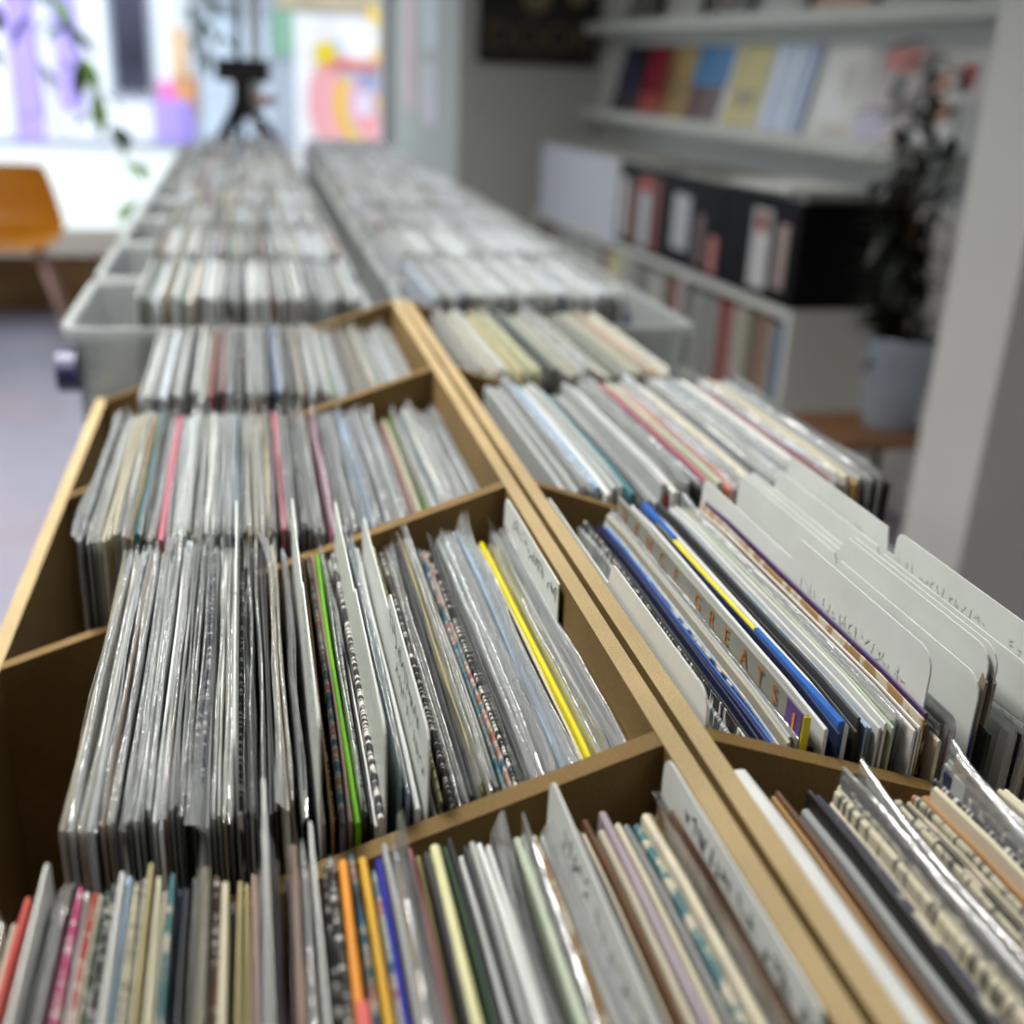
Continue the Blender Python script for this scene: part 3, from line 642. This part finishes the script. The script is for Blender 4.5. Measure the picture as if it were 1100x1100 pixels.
# ------------------------------------------------------------------ right wall: low white shelf unit with records and crates on top
KN, KD, KS0, KS1, KZ = 1.801, .385, 2.918, 5.365, .61
sh = wthing('cube_shelf', 'low white shelf unit full of records along the right wall', 'shelf unit', KN, KS0, 0)
SHW = simple('shelf_white', (205, 206, 198), .5, .03)
LS = KS1-KS0
def part(name, a, b, mat, par): m = MB(); m.box(a, b); return bev(m.build(name, mat, par), .002)
part('top_board', (0, 0, KZ-.03), (KD, LS, KZ), SHW, sh); part('middle_board', (0, .02, .235), (KD, LS-.02, .255), SHW, sh); part('bottom_board', (0, .02, .0), (KD, LS-.02, .03), SHW, sh)
part('end_panel', (0, 0, 0), (KD, .03, KZ-.03), SHW, sh); part('end_panel', (0, LS-.03, 0), (KD, LS, KZ-.03), SHW, sh)
part('back_panel', (KD-.006, .03, .03), (KD, LS-.03, KZ-.03), SHW, sh)
DVS = [3.67-KS0, 4.24-KS0, 4.80-KS0]
for d in DVS: part('upright', (0, d-.012, .255), (KD-.006, d+.012, KZ-.03), SHW, sh)
def shelf_rec(s0, s1, rgb, label, z=.255, h=.30):
    o = MB(); t = s1-s0
    o.box((0, .0005, 0), (.315, t-.0005, h)); q = o.build('shelved_record', J['plain'])
    q.location = wp(KN+.012, s0, z); q.rotation_euler = (0, 0, TH); q.color = (*lin(rgb), 1)
    tag(q, label, 'record', 'records standing in the white shelf unit')
CELLS = [((2.955, 3.652), 'nearest', [(14,(18,72,118),'blue'),(10,(150,150,140),'grey'),(22,(135,105,88),'brown'),(14,(90,90,70),'olive'),(18,(165,160,145),'beige'),(12,(150,142,135),'stone'),(14,(140,60,58),'red'),(10,(120,50,50),'dark red'),(20,(140,140,134),'grey'),(14,(120,124,112),'greenish grey'),(20,(150,150,146),'light grey'),(12,(85,88,78),'dark olive')]),
 ((3.69, 4.222), 'second', [(16,(130,60,48),'rust red'),(14,(95,98,80),'olive'),(18,(180,178,168),'pale'),(14,(140,138,132),'grey'),(16,(110,108,100),'dark grey'),(18,(172,168,160),'cream grey')]),
 ((4.26, 4.782), 'third', [(20,(205,198,150),'pale yellow'),(10,(165,140,70),'mustard'),(12,(125,100,115),'mauve'),(16,(165,168,155),'pale green'),(18,(175,176,165),'light grey'),(14,(150,152,142),'grey')]),
 ((4.82, 5.33), 'farthest', [(18,(170,172,162),'pale grey'),(14,(160,160,150),'grey'),(10,(150,120,110),'pinkish'),(14,(90,86,72),'dark olive')])]
for (a, b2), cname, lst in CELLS:
    tot = sum(w for w, _, _ in lst); s = a; sc = (b2-a-.01)/tot
    seen = {}
    for w, rgb, nm in lst:
        seen[nm] = seen.get(nm, 0)+1
        shelf_rec(s, s+w*sc, rgb, f"{'second ' if seen[nm] > 1 else ''}{nm} spine in the {cname} cell of the white shelf unit", h=R.uniform(.295, .312)); s += w*sc
# crates on top
LAB = [(200, 198, 196), (190, 90, 80), (215, 170, 165), (170, 170, 178), (205, 140, 120)]
def crate(s0, s1, mat, label, stickers, h=.315, seed=0, name='record_crate'):
    rr = random.Random(seed); L = s1-s0
    t = wthing(name, label, 'crate', KN, s0, KZ, 'crates of records on the white shelf unit')
    w = KD
    part('side_panel', (0, 0, 0), (.008, L, h), mat, t); part('side_panel', (w-.008, 0, 0), (w, L, h), mat, t)
    part('end_panel', (.008, 0, 0), (w-.008, .008, h), mat, t); part('end_panel', (.008, L-.008, 0), (w-.008, L, h), mat, t)
    part('bottom_panel', (.008, .008, 0), (w-.008, L-.008, .008), mat, t)
    for (u0, u1, z0, z1, rgb) in stickers:
        part('paper_label', (-.0015, u0*L, z0), (-.0001, u1*L, z1), simple('label_%d_%d_%d' % rgb, rgb, .5, .1, 40), t)
    s = s0+.014
    for _ in range(int((L-.03)/.0075)):
        c = lin(rp.choice([(225, 226, 224), (205, 208, 206), (185, 186, 180), (215, 205, 190), (120, 120, 116)]))
        p0 = wp(KN+.02, s, KZ+.009); 
        hh = h+rp.uniform(.0, .012); t_ = .006
        q = [wp(KN+.02, s, KZ+.009), wp(KN+.335, s, KZ+.009), wp(KN+.335, s+t_, KZ+.009), wp(KN+.02, s+t_, KZ+.009)]
        vs = q + [v + Vector((0, 0, hh-.009)) for v in q]
        pack.add(vs, [(3,2,1,0),(4,5,6,7),(0,1,5,4),(1,2,6,5),(2,3,7,6),(3,0,4,7)], 0, c); s += .0075
    return t
crate(2.935, 3.40, BLACK, 'black crate with two pale labels nearest on the shelf unit', [(.34, .58, .03, .27, (196, 194, 194)), (.38, .54, .2, .26, (190, 96, 86)), (.12, .24, .05, .24, (170, 150, 146))], seed=1)
crate(3.41, 3.86, BLACK, 'black crate with grey labels, second on the shelf unit', [(.55, .85, .06, .25, (176, 178, 182)), (.06, .18, .02, .14, (190, 120, 116)), (.28, .42, .03, .2, (110, 84, 84))], seed=2)
crate(3.87, 4.31, BLACK, 'black crate with red labels, third on the shelf unit', [(.10, .24, .02, .28, (130, 40, 34)), (.30, .52, .02, .22, (184, 184, 188)), (.30, .52, .22, .28, (176, 70, 60)), (.60, .72, .03, .25, (140, 80, 66)), (.80, .97, .03, .26, (190, 180, 178))], seed=3)
crate(4.33, 5.30, simple('white_crate_board', (196, 198, 208), .5, .04), 'long white crate at the far end of the shelf unit', [], seed=4)
fl = MB(); fl.box((0, 0, 0), (.315, .315, .012)); o = bev(fl.build('boxed_record_set', PAPER), .002); o.location = wp(KN+.0, 3.02, KZ+.329); o.rotation_euler = (0, 0, TH+.1)
tag(o, 'white record lying flat across the nearest black crate', 'record')

def mat_vc():
    return PACK
po = pack.build('packed_records', [PACK, FILM], None, True); tag(po, 'grey and white records packed upright in back bins, tubs and crates', 'records', None, 'stuff')

# picture ledges with records shown face out
LEDN = 2.065
def ledge(z, label):
    t = wthing('picture_ledge', label, 'shelf', LEDN, 2.46, z)
    L = S_FAR-2.46-.06
    part('ledge_board', (0, 0, -.02), (N_R-LEDN, L, 0), SHW, t); part('ledge_lip', (0, 0, 0), (.012, L, .028), SHW, t)
ledge(1.06, 'white picture ledge holding colourful record covers on the right wall'); ledge(1.44, 'white picture ledge near the top edge on the right wall')
def mat_cover(name, cols, sc):
    m, nt, out = nmat(name)
    n = noise(nt, sc, 2, (1, 1, 1))
    k = len(cols); pbsdf(nt, out, ramp(nt, n, [(.3+.4*i/max(1, k-1), lin(c)) for i, c in enumerate(cols)]), .25, spec=.5); return m
def cover(s, z, cols, label, seed, w=.315, blocks=()):
    m = mat_cover('cover_art_%d' % seed, cols, 6)
    root = thing('displayed_record', label, 'record', wp(LEDN+.045, s, z), TH, 'records shown face out on the ledges'); root.rotation_euler = (0, .21, TH)
    b = MB(); b.box((0, 0, 0), (.004, w, w)); bev(b.build('jacket', m, root), .001)
    for i, (u0, v0, u1, v1, rgb) in enumerate(blocks):
        q = MB(); q.box((-.0006, u0*w, v0*w), (-.0001, u1*w, v1*w)); q.build('cover_print', simple('print_%d_%d_%d' % rgb, rgb, .3, .12, 20), root)
CV = [(672, [(70, 72, 95), (40, 40, 60)], 'dark blue record cover at the far end of the lower ledge', [(.2,.05,.9,.3,(60,50,55))]),
 (697, [(165, 40, 60), (120, 30, 50)], 'crimson record cover on the lower ledge', [(.1,.0,.9,.35,(175,80,70))]),
 (722, [(190, 165, 110), (170, 130, 80)], 'gold tan record cover on the lower ledge', [(.3,.2,.7,.6,(150,120,70))]),
 (755, [(110, 66, 56), (90, 50, 46)], 'brown record cover with a bright blue top on the lower ledge', [(0,.5,1,1,(40,120,175))]),
 (794, [(205, 185, 90), (190, 170, 80)], 'yellow record cover with a pale border on the lower ledge', [(0,0,.14,1,(225,215,225)),(.3,.3,.8,.5,(150,140,80))]),
 (838, [(185, 195, 220), (160, 172, 205)], 'pale blue striped record cover on the lower ledge', [(.12,.02,.26,.98,(225,228,240)),(.5,.02,.62,.98,(222,226,238)),(.78,.02,.88,.98,(140,150,185))]),
 (897, [(215, 208, 200), (228, 226, 224)], 'off-white record cover with faint drawing on the lower ledge', [(.3,.12,.8,.2,(180,170,140)),(.45,.5,.7,.8,(200,192,182))]),
 (947, [(205, 190, 185), (170, 160, 158)], 'cream record cover with pink corner on the lower ledge', [(.3,.75,.8,.95,(205,120,110)),(.1,.1,.6,.35,(200,190,215)),(.5,.45,.75,.7,(110,105,105))]),
 (1016, [(225, 222, 218), (205, 200, 195)], 'white record cover with red and tan figures at the lower ledge end', [(.5,.62,.72,.82,(170,60,55)),(.25,.3,.5,.5,(200,150,115)),(.15,.55,.4,.75,(190,140,110)),(.0,.0,.12,.9,(60,50,46))])]
for i, (px, cols, lab, bl) in enumerate(CV):
    s, _ = on_n(px, 110, LEDN+.06); cover(s-.157, 1.0601, cols, lab, i, blocks=[(1-u1, v0, 1-u0, v1, c) for u0, v0, u1, v1, c in bl])
for i, (px, cols, lab) in enumerate([(690, [(120,118,110),(95,92,88)], 'grey record cover farthest on the upper ledge'), (735, [(205,200,190),(190,188,180)], 'cream record cover on the upper ledge'), (785, [(120,104,90),(90,80,70)], 'brownish record cover on the upper ledge'),
  (840, [(196,190,186),(160,150,146)], 'pale grey record cover on the upper ledge'), (905, [(205,150,120),(190,170,150)], 'peach record cover on the upper ledge'), (985, [(190,192,190),(170,172,170)], 'light grey record cover nearest on the upper ledge')]):
    s, _ = on_n(px, 5, LEDN+.06); cover(s-.157, 1.4401, cols, lab, 20+i)

# poster on the far grey wall
n0, zb = on_s(513, 66, S_FAR-.01); n1, _ = on_s(641, 66, S_FAR-.01); pw = n1-n0
ps = thing('poster', 'black poster with gold letters on the grey far wall', 'poster', wp(n0, S_FAR-.016, zb), TH)
m, nt, out = nmat('dark_poster_print'); nn_ = noise(nt, 5, 3, rnd=False); pbsdf(nt, out, ramp(nt, nn_, [(.4, lin((20, 20, 20))), (.7, lin((44, 42, 36)))]), .5)
q = MB(); q.box((0, 0, 0), (pw, .014, pw*1.4)); q.build('poster_sheet', m, ps)
text_mesh('DOORS', pw*.30, simple('dull_gold_print', (112, 98, 72), .6, .1), 'poster_lettering', ps, Matrix(((1,0,0,pw*.06),(0,0,-1,-.001),(0,1,0,pw*.10),(0,0,0,1))))
for (u, v, r_) in ((.46, .52, .13), (.80, .56, .10)):
    d = MB(); d.prism([(pw*u+pw*r_*math.cos(a*PI/10), pw*v+pw*r_*1.2*math.sin(a*PI/10)) for a in range(20)], 1, -.002, -.0002); d.build('poster_figure', simple('poster_tan', (122, 110, 80), .6, .2, 12), ps)
# paper strips on the wall return beside the window
for i, (sa, za, zz) in enumerate(((6.05, .95, 1.25), (6.05, 1.32, 1.62), (6.55, 1.0, 1.7))):
    q = MB(); q.box((-.004, 0, 0), (-.0003, .3, zz-za)); o = q.build('notice_sheet', simple('notice_print_%d' % i, ((225, 215, 222), (215, 218, 226), (226, 190, 196))[i], .6, .1, 8)); o.location = wp(1.46, sa, za); o.rotation_euler = (0, 0, TH)
    tag(o, ('lower white notice taped beside the window', 'upper bluish notice taped beside the window', 'pinkish notice sheet nearest the shop window')[i], 'notice')

# ------------------------------------------------------------------ plant on a stool by the pier
WOOD = simple('brown_wood', (112, 76, 46), .5, .2, 9)
sp = Vector((CX+1.705, 2.78, 0))
st = thing('plant_stool', 'small brown wooden stool under the potted plant', 'stool', sp)
b = MB(); b.box((-.165, -.15, .31), (.165, .15, .335)); bev(b.build('seat', WOOD, st), .004)
for sx in (-1, 1):
    for sy in (-1, 1):
        l = MB(); l.tube([(sx*.15, sy*.135, 0), (sx*.125, sy*.11, .31)], .014, 8); l.build('leg', BLACKM, st)
pl = thing('potted_plant', 'dark leafy plant in a white pot on the wooden stool', 'plant', sp + Vector((.075, 0, .335)))
POT = simple('white_glazed_pot', (150, 160, 170), .35, .04)
b = MB(); b.lathe([(.0, 0), (.072, 0), (.078, .01), (.100, .25), (.103, .262), (.096, .264), (.092, .24), (.0, .235)], n=32); b.build('pot', POT, pl)
b = MB(); b.lathe([(0, .242), (.09, .24), (.092, .236)], n=24); b.build('soil', simple('dark_soil', (38, 22, 18), .9, .3, 60), pl)
rl = random.Random(5); stm = MB(); fo = MB()
LEAF = simple('dark_green_leaf', (17, 25, 15), .5, .3, 20)
for k in range(9):
    a = rl.uniform(0, 2*PI); h = rl.uniform(.38, .92); lean = rl.uniform(.02, .11)
    pts = [Vector((.03*math.cos(a), .03*math.sin(a), .22))]
    for i in range(1, 7):
        u = i/6; pts.append(Vector((math.cos(a)*(.03+lean*u**1.5)-.02*u, math.sin(a)*(.03+lean*u**1.5), .22+h*u)))
    stm.tube(pts, [.007-.0008*i for i in range(7)], 6)
    for i in range(1, 7):
        for q in range((9, 9, 8, 6, 4, 3)[i-1]):
            d = Vector((rl.uniform(-1, 1), rl.uniform(-.55, 1), rl.uniform(-.35, .6)));
            if pts[i].y < -.12: continue
            if pts[i].x > .02: d.x = -abs(d.x)
            fo.leaf(pts[i]+Vector((0, 0, rl.uniform(-.07, .03))), d, rl.uniform(.07, .15), rl.uniform(.022, .04), 0, .3, rl.uniform(.1, .7))
stm.build('stem', simple('woody_stem', (62, 48, 34), .8, .2, 30), pl); fo.build('foliage', LEAF, pl)

# ------------------------------------------------------------------ far left: chair, hanging plant, black stand
ORC = simple('orange_shell_plastic', (222, 142, 12), .35, .04, 6)
ch = thing('shell_chair', 'orange moulded shell chair with pale wooden legs on the left', 'chair', (-1.262, 5.62, 0), .12)
prof = [(-.235, .395, .44), (-.215, .425, .47), (-.12, .435, .48), (.0, .42, .48), (.10, .42, .48), (.165, .455, .48), (.19, .52, .455), (.205, .60, .42), (.225, .68, .37), (.235, .735, .33)]
sm = MB(); nu = 10; vs = []
for (y, z, w) in prof:
    for i in range(nu+1):
        u = -1+2*i/nu; lift = .055*abs(u)**3 if y < .15 else 0; fwd = -.06*abs(u)**2.5 if y > .12 else 0
        vs.append((u*w/2, y+fwd, z+lift))
fs = [(a*(nu+1)+i, a*(nu+1)+i+1, (a+1)*(nu+1)+i+1, (a+1)*(nu+1)+i) for a in range(len(prof)-1) for i in range(nu)]
sm.add(vs, fs, 0, None, True); so = sm.build('seat_shell', ORC, ch)
sd = so.modifiers.new('thickness', 'SOLIDIFY'); sd.thickness = .008; ss = so.modifiers.new('smooth', 'SUBSURF'); ss.levels = 1; ss.render_levels = 2
LEGM = simple('pale_pink_wood', (205, 172, 158), .5, .08, 15)
for sx in (-1, 1):
    for sy in (-1, 1):
        l = MB(); l.tube([(sx*.22, sy*.22, 0), (sx*.10, sy*.10+.01, .42)], [.011, .017], 10); l.build('leg', LEGM, ch)
GRN = simple('green_leaf', (92, 128, 62), .45, .35, 14)
def hang(name, label, loc, tips, pot=True):
    t = thing(name, label, 'plant', loc)
    if pot:
        p = MB(); p.lathe([(0, 0), (.07, 0), (.10, .15), (.105, .16), (.095, .16), (.09, .13), (0, .13)], n=24); p.build('pot', simple('maroon_pot', (52, 24, 28), .4, .1), t)
        c = MB()
        for a in range(3): c.tube([(.1*math.cos(a*2.1), .1*math.sin(a*2.1), .155), (0, 0, HC-loc[2])], .002, 5)
        c.build('hanging_cord', BLACKM, t)
    s = MB(); f = MB(); rr = random.Random(3)
    for tip, n, ls in tips:
        pts = []; tip = Vector(tip)
        for i in range(n+1):
            u = i/n; pts.append(Vector((tip.x*u, tip.y*u, .16*(1-u) + tip.z*u + .16*math.sin(PI*u)*.6)))
        s.tube(pts, .003, 5)
        for i in range(1, n+1):
            for sg in (-1, 1): f.leaf(pts[i], (rr.uniform(-.8, .8), rr.uniform(-.6, .6), rr.uniform(-1, .1)), ls*rr.uniform(.8, 1.25), ls*.5, 0, .2, .4)
    s.build('stem', simple('green_stem', (96, 110, 60), .6, .2), t); f.build('foliage', GRN, t)
hang('hanging_plant', 'trailing green plant hanging at the upper left by the window', (-.935, 4.5, 1.44), [((.36, -.1, -.70), 9, .11), ((.05, .0, -.42), 5, .09), ((-.16, .05, -.35), 5, .09), ((.22, .1, -.42), 5, .1)])
hang('hanging_plant', 'small green plant hanging beside the black stand', (-.39, 6.3, 1.62), [((.02, .0, -.34), 6, .10), ((.10, .05, -.28), 5, .09), ((-.05, .05, -.30), 5, .09), ((.13, -.05, -.15), 4, .09)])
sx, sy = -.207, 5.35
stt = thing('tripod_stand', 'black tripod stand with a pole behind the record tables', 'stand', (sx, sy, 0))
b = MB(); b.tube([(0, 0, .55), (0, 0, 2.05)], .016, 12); b.build('pole', BLACKM, stt)
b = MB(); b.box((-.10, -.03, 1.14), (.13, .03, 1.235)); b.box((-.03, -.04, .99), (.05, .04, 1.15)); bev(b.build('clamp_head', BLACKM, stt), .006)
for a in (0.15, 2.25, 4.35):
    l = MB(); l.tube([(.02*math.cos(a), .02*math.sin(a), 1.05), (.17*math.cos(a), .17*math.sin(a), .88), (.42*math.cos(a), .42*math.sin(a), .0)], [.024, .024, .016], 8); l.build('leg', BLACKM, stt)
b = MB(); b.lathe([(0, -.02), (.045, -.02), (.05, 0), (.045, .02), (0, .02)], (.105, -.02, 1.07), 16); b.build('tan_backdrop_disc', simple('tan_backdrop_disc', (170, 122, 86), .5, .05), stt)  # added disc: tan spot of the background beyond, not a stand part

m = MB(); m.box((0, 0, 0), (3.4, .95, .25)); m.prism([(0, .25), (.95, .25), (.95, .27), (-.02, .27), (-.02, .25)], 0, 0, 3.4)
o = bev(m.build('display_platform', simple('brown_platform_wood', (134, 106, 66), .5, .25, 5)), .004); o.location = wp(-3.25, 6.15, 0); o.rotation_euler = (0, 0, TH)
tag(o, 'low brown wooden platform along the foot of the shop window', 'platform')

# ------------------------------------------------------------------ outside: pavement, street fronts, painted wall
wbox('pavement', -14, S_WIN+.1, -.12, 14, 17.2, -.02, PVMT)
def fpx(x0, y0, x1, y1, s):
    a, zt_ = on_s(x0, (y0+y1)/2, s); b_, _ = on_s(x1, (y0+y1)/2, s); _, zA = on_s((x0+x1)/2, y0, s); _, zB = on_s((x0+x1)/2, y1, s)
    return a, b_, zB, zA
SF = 17.2
bl = wthing('building', 'white and lilac shop front across the street', 'building', 0, SF, 0)
PALEW = simple('facade_white', (235, 233, 236), .8, .03, 1); LIL = simple('facade_lilac', (176, 150, 232), .8, .05, 1); DKG = simple('dark_window', (58, 56, 74), .2, .5, 1.2); GRYM = simple('grey_trim', (150, 150, 165), .7, .05)
a, b_, _, _ = fpx(-60, 0, 212, 155, SF)
part('front_wall', (a, 0, -.12), (b_, .4, 4.2), PALEW, bl)
for (x0, x1, y0, y1) in ((8, 40, -60, 155), (57, 84, -60, 118), (166, 208, 108, 152)):
    a, b_, z0, z1 = fpx(x0, y0, x1, y1, SF); part('lilac_panel', (a, -.08, z0), (b_, 0, z1), LIL, bl)
a, b_, z0, z1 = fpx(114, -60, 163, 106, SF); w = part('window', (a, -.06, z0), (b_, 0, z1), GRYM, bl); part('pane', (a+.08, -.09, z0+.1), (b_-.08, -.055, z1), DKG, w)
a, b_, z0, z1 = fpx(-60, 150, 212, 158, SF); part('plinth', (a, -.12, z0), (b_, 0, z1), GRYM, bl)
for (x0, x1, y0, y1, rgb) in ((184, 200, 30, 85, (235, 190, 150)), (170, 190, 88, 112, (235, 120, 190)), (188, 216, 82, 122, (245, 170, 110))):
    a, b_, z0, z1 = fpx(x0, y0, x1, y1, SF); part('painted_motif', (a, -.05, z0), (b_, 0, z1), simple('motif_%d_%d_%d' % rgb, rgb, .8, .15, 2), bl)
SB = 16.6
b2 = wthing('building', 'tan brick building with green shutters across the street', 'building', 0, SB, 0)
a, b_, _, _ = fpx(212, 0, 520, 155, SB); part('front_wall', (a, 0, -.12), (b_, .4, 4.5), simple('facade_grey', (150, 152, 164), .85, .15, 2), b2)
a, b_, z0, z1 = fpx(296, -60, 520, 16, SB); part('brick_band', (a, -.1, z0), (b_, 0, z1), simple('brick_tan', (160, 142, 120), .85, .12, 3), b2)
a, b_, z0, z1 = fpx(292, 12, 348, 60, SB); part('shutter', (a, -.08, z0), (b_, 0, z1), simple('shutter_green', (112, 146, 124), .7, .08, 2), b2)
a, b_, z0, z1 = fpx(216, 20, 290, 150, SB); part('doorway', (a, -.05, z0), (b_, 0, z1), simple('doorway_grey', (178, 184, 198), .8, .1, 2), b2)
# painted mural wall
SM = 9.6
a, b_, z0, z1 = fpx(318, 18, 446, 165, SM)
mu = wthing('mural_panel', 'white panel painted with yellow and pink swirls outside the window', 'mural', a, SM, -.02)
W_, ZT_ = b_-a, z1
part('panel_board', (0, 0, 0), (W_, .06, ZT_+.02), simple('mural_ground', (232, 222, 228), .8, .12, 3), mu)
def arc(cx, cz, r0, r1, a0, a1, rgb, yo):
    m = MB(); n = 18; pts = [(cx+r1*math.cos(a0+(a1-a0)*i/n), cz+r1*math.sin(a0+(a1-a0)*i/n)) for i in range(n+1)]
    pts += [(cx+r0*math.cos(a1+(a0-a1)*i/n), cz+r0*math.sin(a1+(a0-a1)*i/n)) for i in range(n+1)]
    for i in range(n):
        q = [pts[i], pts[i+1], pts[2*n-i], pts[2*n+1-i]]
        m.prism(q, 1, -.004-yo, -.0002)
    m.build('painted_swirl', simple('mural_%d_%d_%d' % rgb, rgb, .8, .06, 4), mu)
def mpx(x, y): n_, z_ = on_s(x, y, SM); return n_-a, z_+.02
ux = W_/128.0
for i, (px, py, r0, r1, a0, a1, rgb) in enumerate(((415, 112, 44, 56, 2.2, 4.6, (226, 178, 20)), (415, 112, 30, 42, 2.2, 4.7, (218, 160, 186)), (415, 112, 56, 84, 2.3, 4.6, (232, 158, 164)), (420, 112, 14, 26, 1.6, 4.9, (180, 160, 212)),
  (385, 40, 22, 34, -.9, 1.2, (230, 186, 24)), (375, 60, 8, 22, 2.2, 5.6, (160, 178, 214)), (350, 58, 0, 13, 0, 6.28, (222, 190, 30)), (400, 165, 6, 40, .3, 2.0, (228, 150, 152)))):
    cx_, cz_ = mpx(px, py); arc(cx_, cz_, r0*ux, r1*ux, a0, a1, rgb, .001*i)
for (x0, y0, x1, y1, rgb) in ((402, 102, 434, 122, (232, 174, 36)), (385, 76, 430, 96, (150, 148, 176)), (352, 66, 410, 76, (206, 110, 100))):
    c0 = mpx(x0, y1); c1 = mpx(x1, y0); m = MB(); m.box((c0[0], -.012, c0[1]), (c1[0], -.0002, c1[1])); m.build('painted_bar', simple('mural_%d_%d_%d' % rgb, rgb, .8, .06, 4), mu)

# ------------------------------------------------------------------ light: ceiling panels, an added fill panel and daylight
PANEL, nt, out = nmat('lamp_panel'); e = N(nt, 'ShaderNodeEmission', Strength=5.0); e.inputs[0].default_value = (1, .97, .92, 1); nt.links.new(e.outputs[0], out.inputs[0])
def lamp(n, s, power, label, sz=(.3, 1.2)):
    t = wthing('ceiling_light', label, 'ceiling light', n, s, HC-.05, 'ceiling light panels')
    part('housing', (-sz[0]/2-.02, -sz[1]/2-.02, .0), (sz[0]/2+.02, sz[1]/2+.02, .05), WHITE, t)
    m = MB(); m.add([(-sz[0]/2, -sz[1]/2, -.002), (sz[0]/2, -sz[1]/2, -.002), (sz[0]/2, sz[1]/2, -.002), (-sz[0]/2, sz[1]/2, -.002)], [(3, 2, 1, 0)]); m.build('diffuser', PANEL, t)
    l = bpy.data.lights.new('panel_light', 'AREA'); l.shape = 'RECTANGLE'; l.size = sz[0]; l.size_y = sz[1]; l.energy = power; l.color = (1, .975, .93); l.spread = math.radians(125)
    o = bpy.data.objects.new('panel_light', l); COL.objects.link(o); o.parent = t; o.location = (0, 0, -.01)
lamp(-.40, 1.6, 46, 'ceiling light panel nearest above the record bins')
lamp(.1, 3.7, 26, 'ceiling light panel above the plastic tubs')
lamp(-1.9, 2.3, 26, 'ceiling light panel above the left aisle')
lamp(1.3, -.5, 3.5, 'added fill light panel behind the camera')  # added unseen fill that brightens the front of the pier
su = bpy.data.lights.new('sun', 'SUN'); su.energy = 1.0; su.angle = .01; su.color = (1, .97, .92)
so_ = bpy.data.objects.new('sun', su); COL.objects.link(so_); so_.rotation_euler = Vector((-.25, .60, -1)).to_track_quat('-Z', 'Y').to_euler()
w = bpy.data.worlds.new('sky'); SC.world = w; w.use_nodes = True
bg = w.node_tree.nodes['Background']; bg.inputs[0].default_value = (.79, .905, 1.0, 1); bg.inputs[1].default_value = 2.6

# ------------------------------------------------------------------ camera
cam = bpy.data.cameras.new('camera'); co = bpy.data.objects.new('camera', cam); COL.objects.link(co)
Rm = Matrix(((AX[0], -AX[1], -AX[2]), (AY[0], -AY[1], -AY[2]), (-AD[0], AD[1], AD[2])))
qn = Rm.to_quaternion().normalized()
co.matrix_world = Matrix.Translation((CX, CY, CZ)) @ qn.to_matrix().to_4x4()
cam.sensor_width = 36; cam.lens = 36*F/1100; cam.clip_start = .02; cam.clip_end = 200
cam.dof.use_dof = True; cam.dof.focus_distance = .63; cam.dof.aperture_fstop = 3.6
SC.camera = co
SC.view_settings.view_transform = 'Standard'; SC.view_settings.look = 'None'; SC.view_settings.gamma = 1; SC.view_settings.exposure = 0
SC.view_settings.use_curve_mapping = False
print('INDIVIDUAL RECORDS', len(REC))
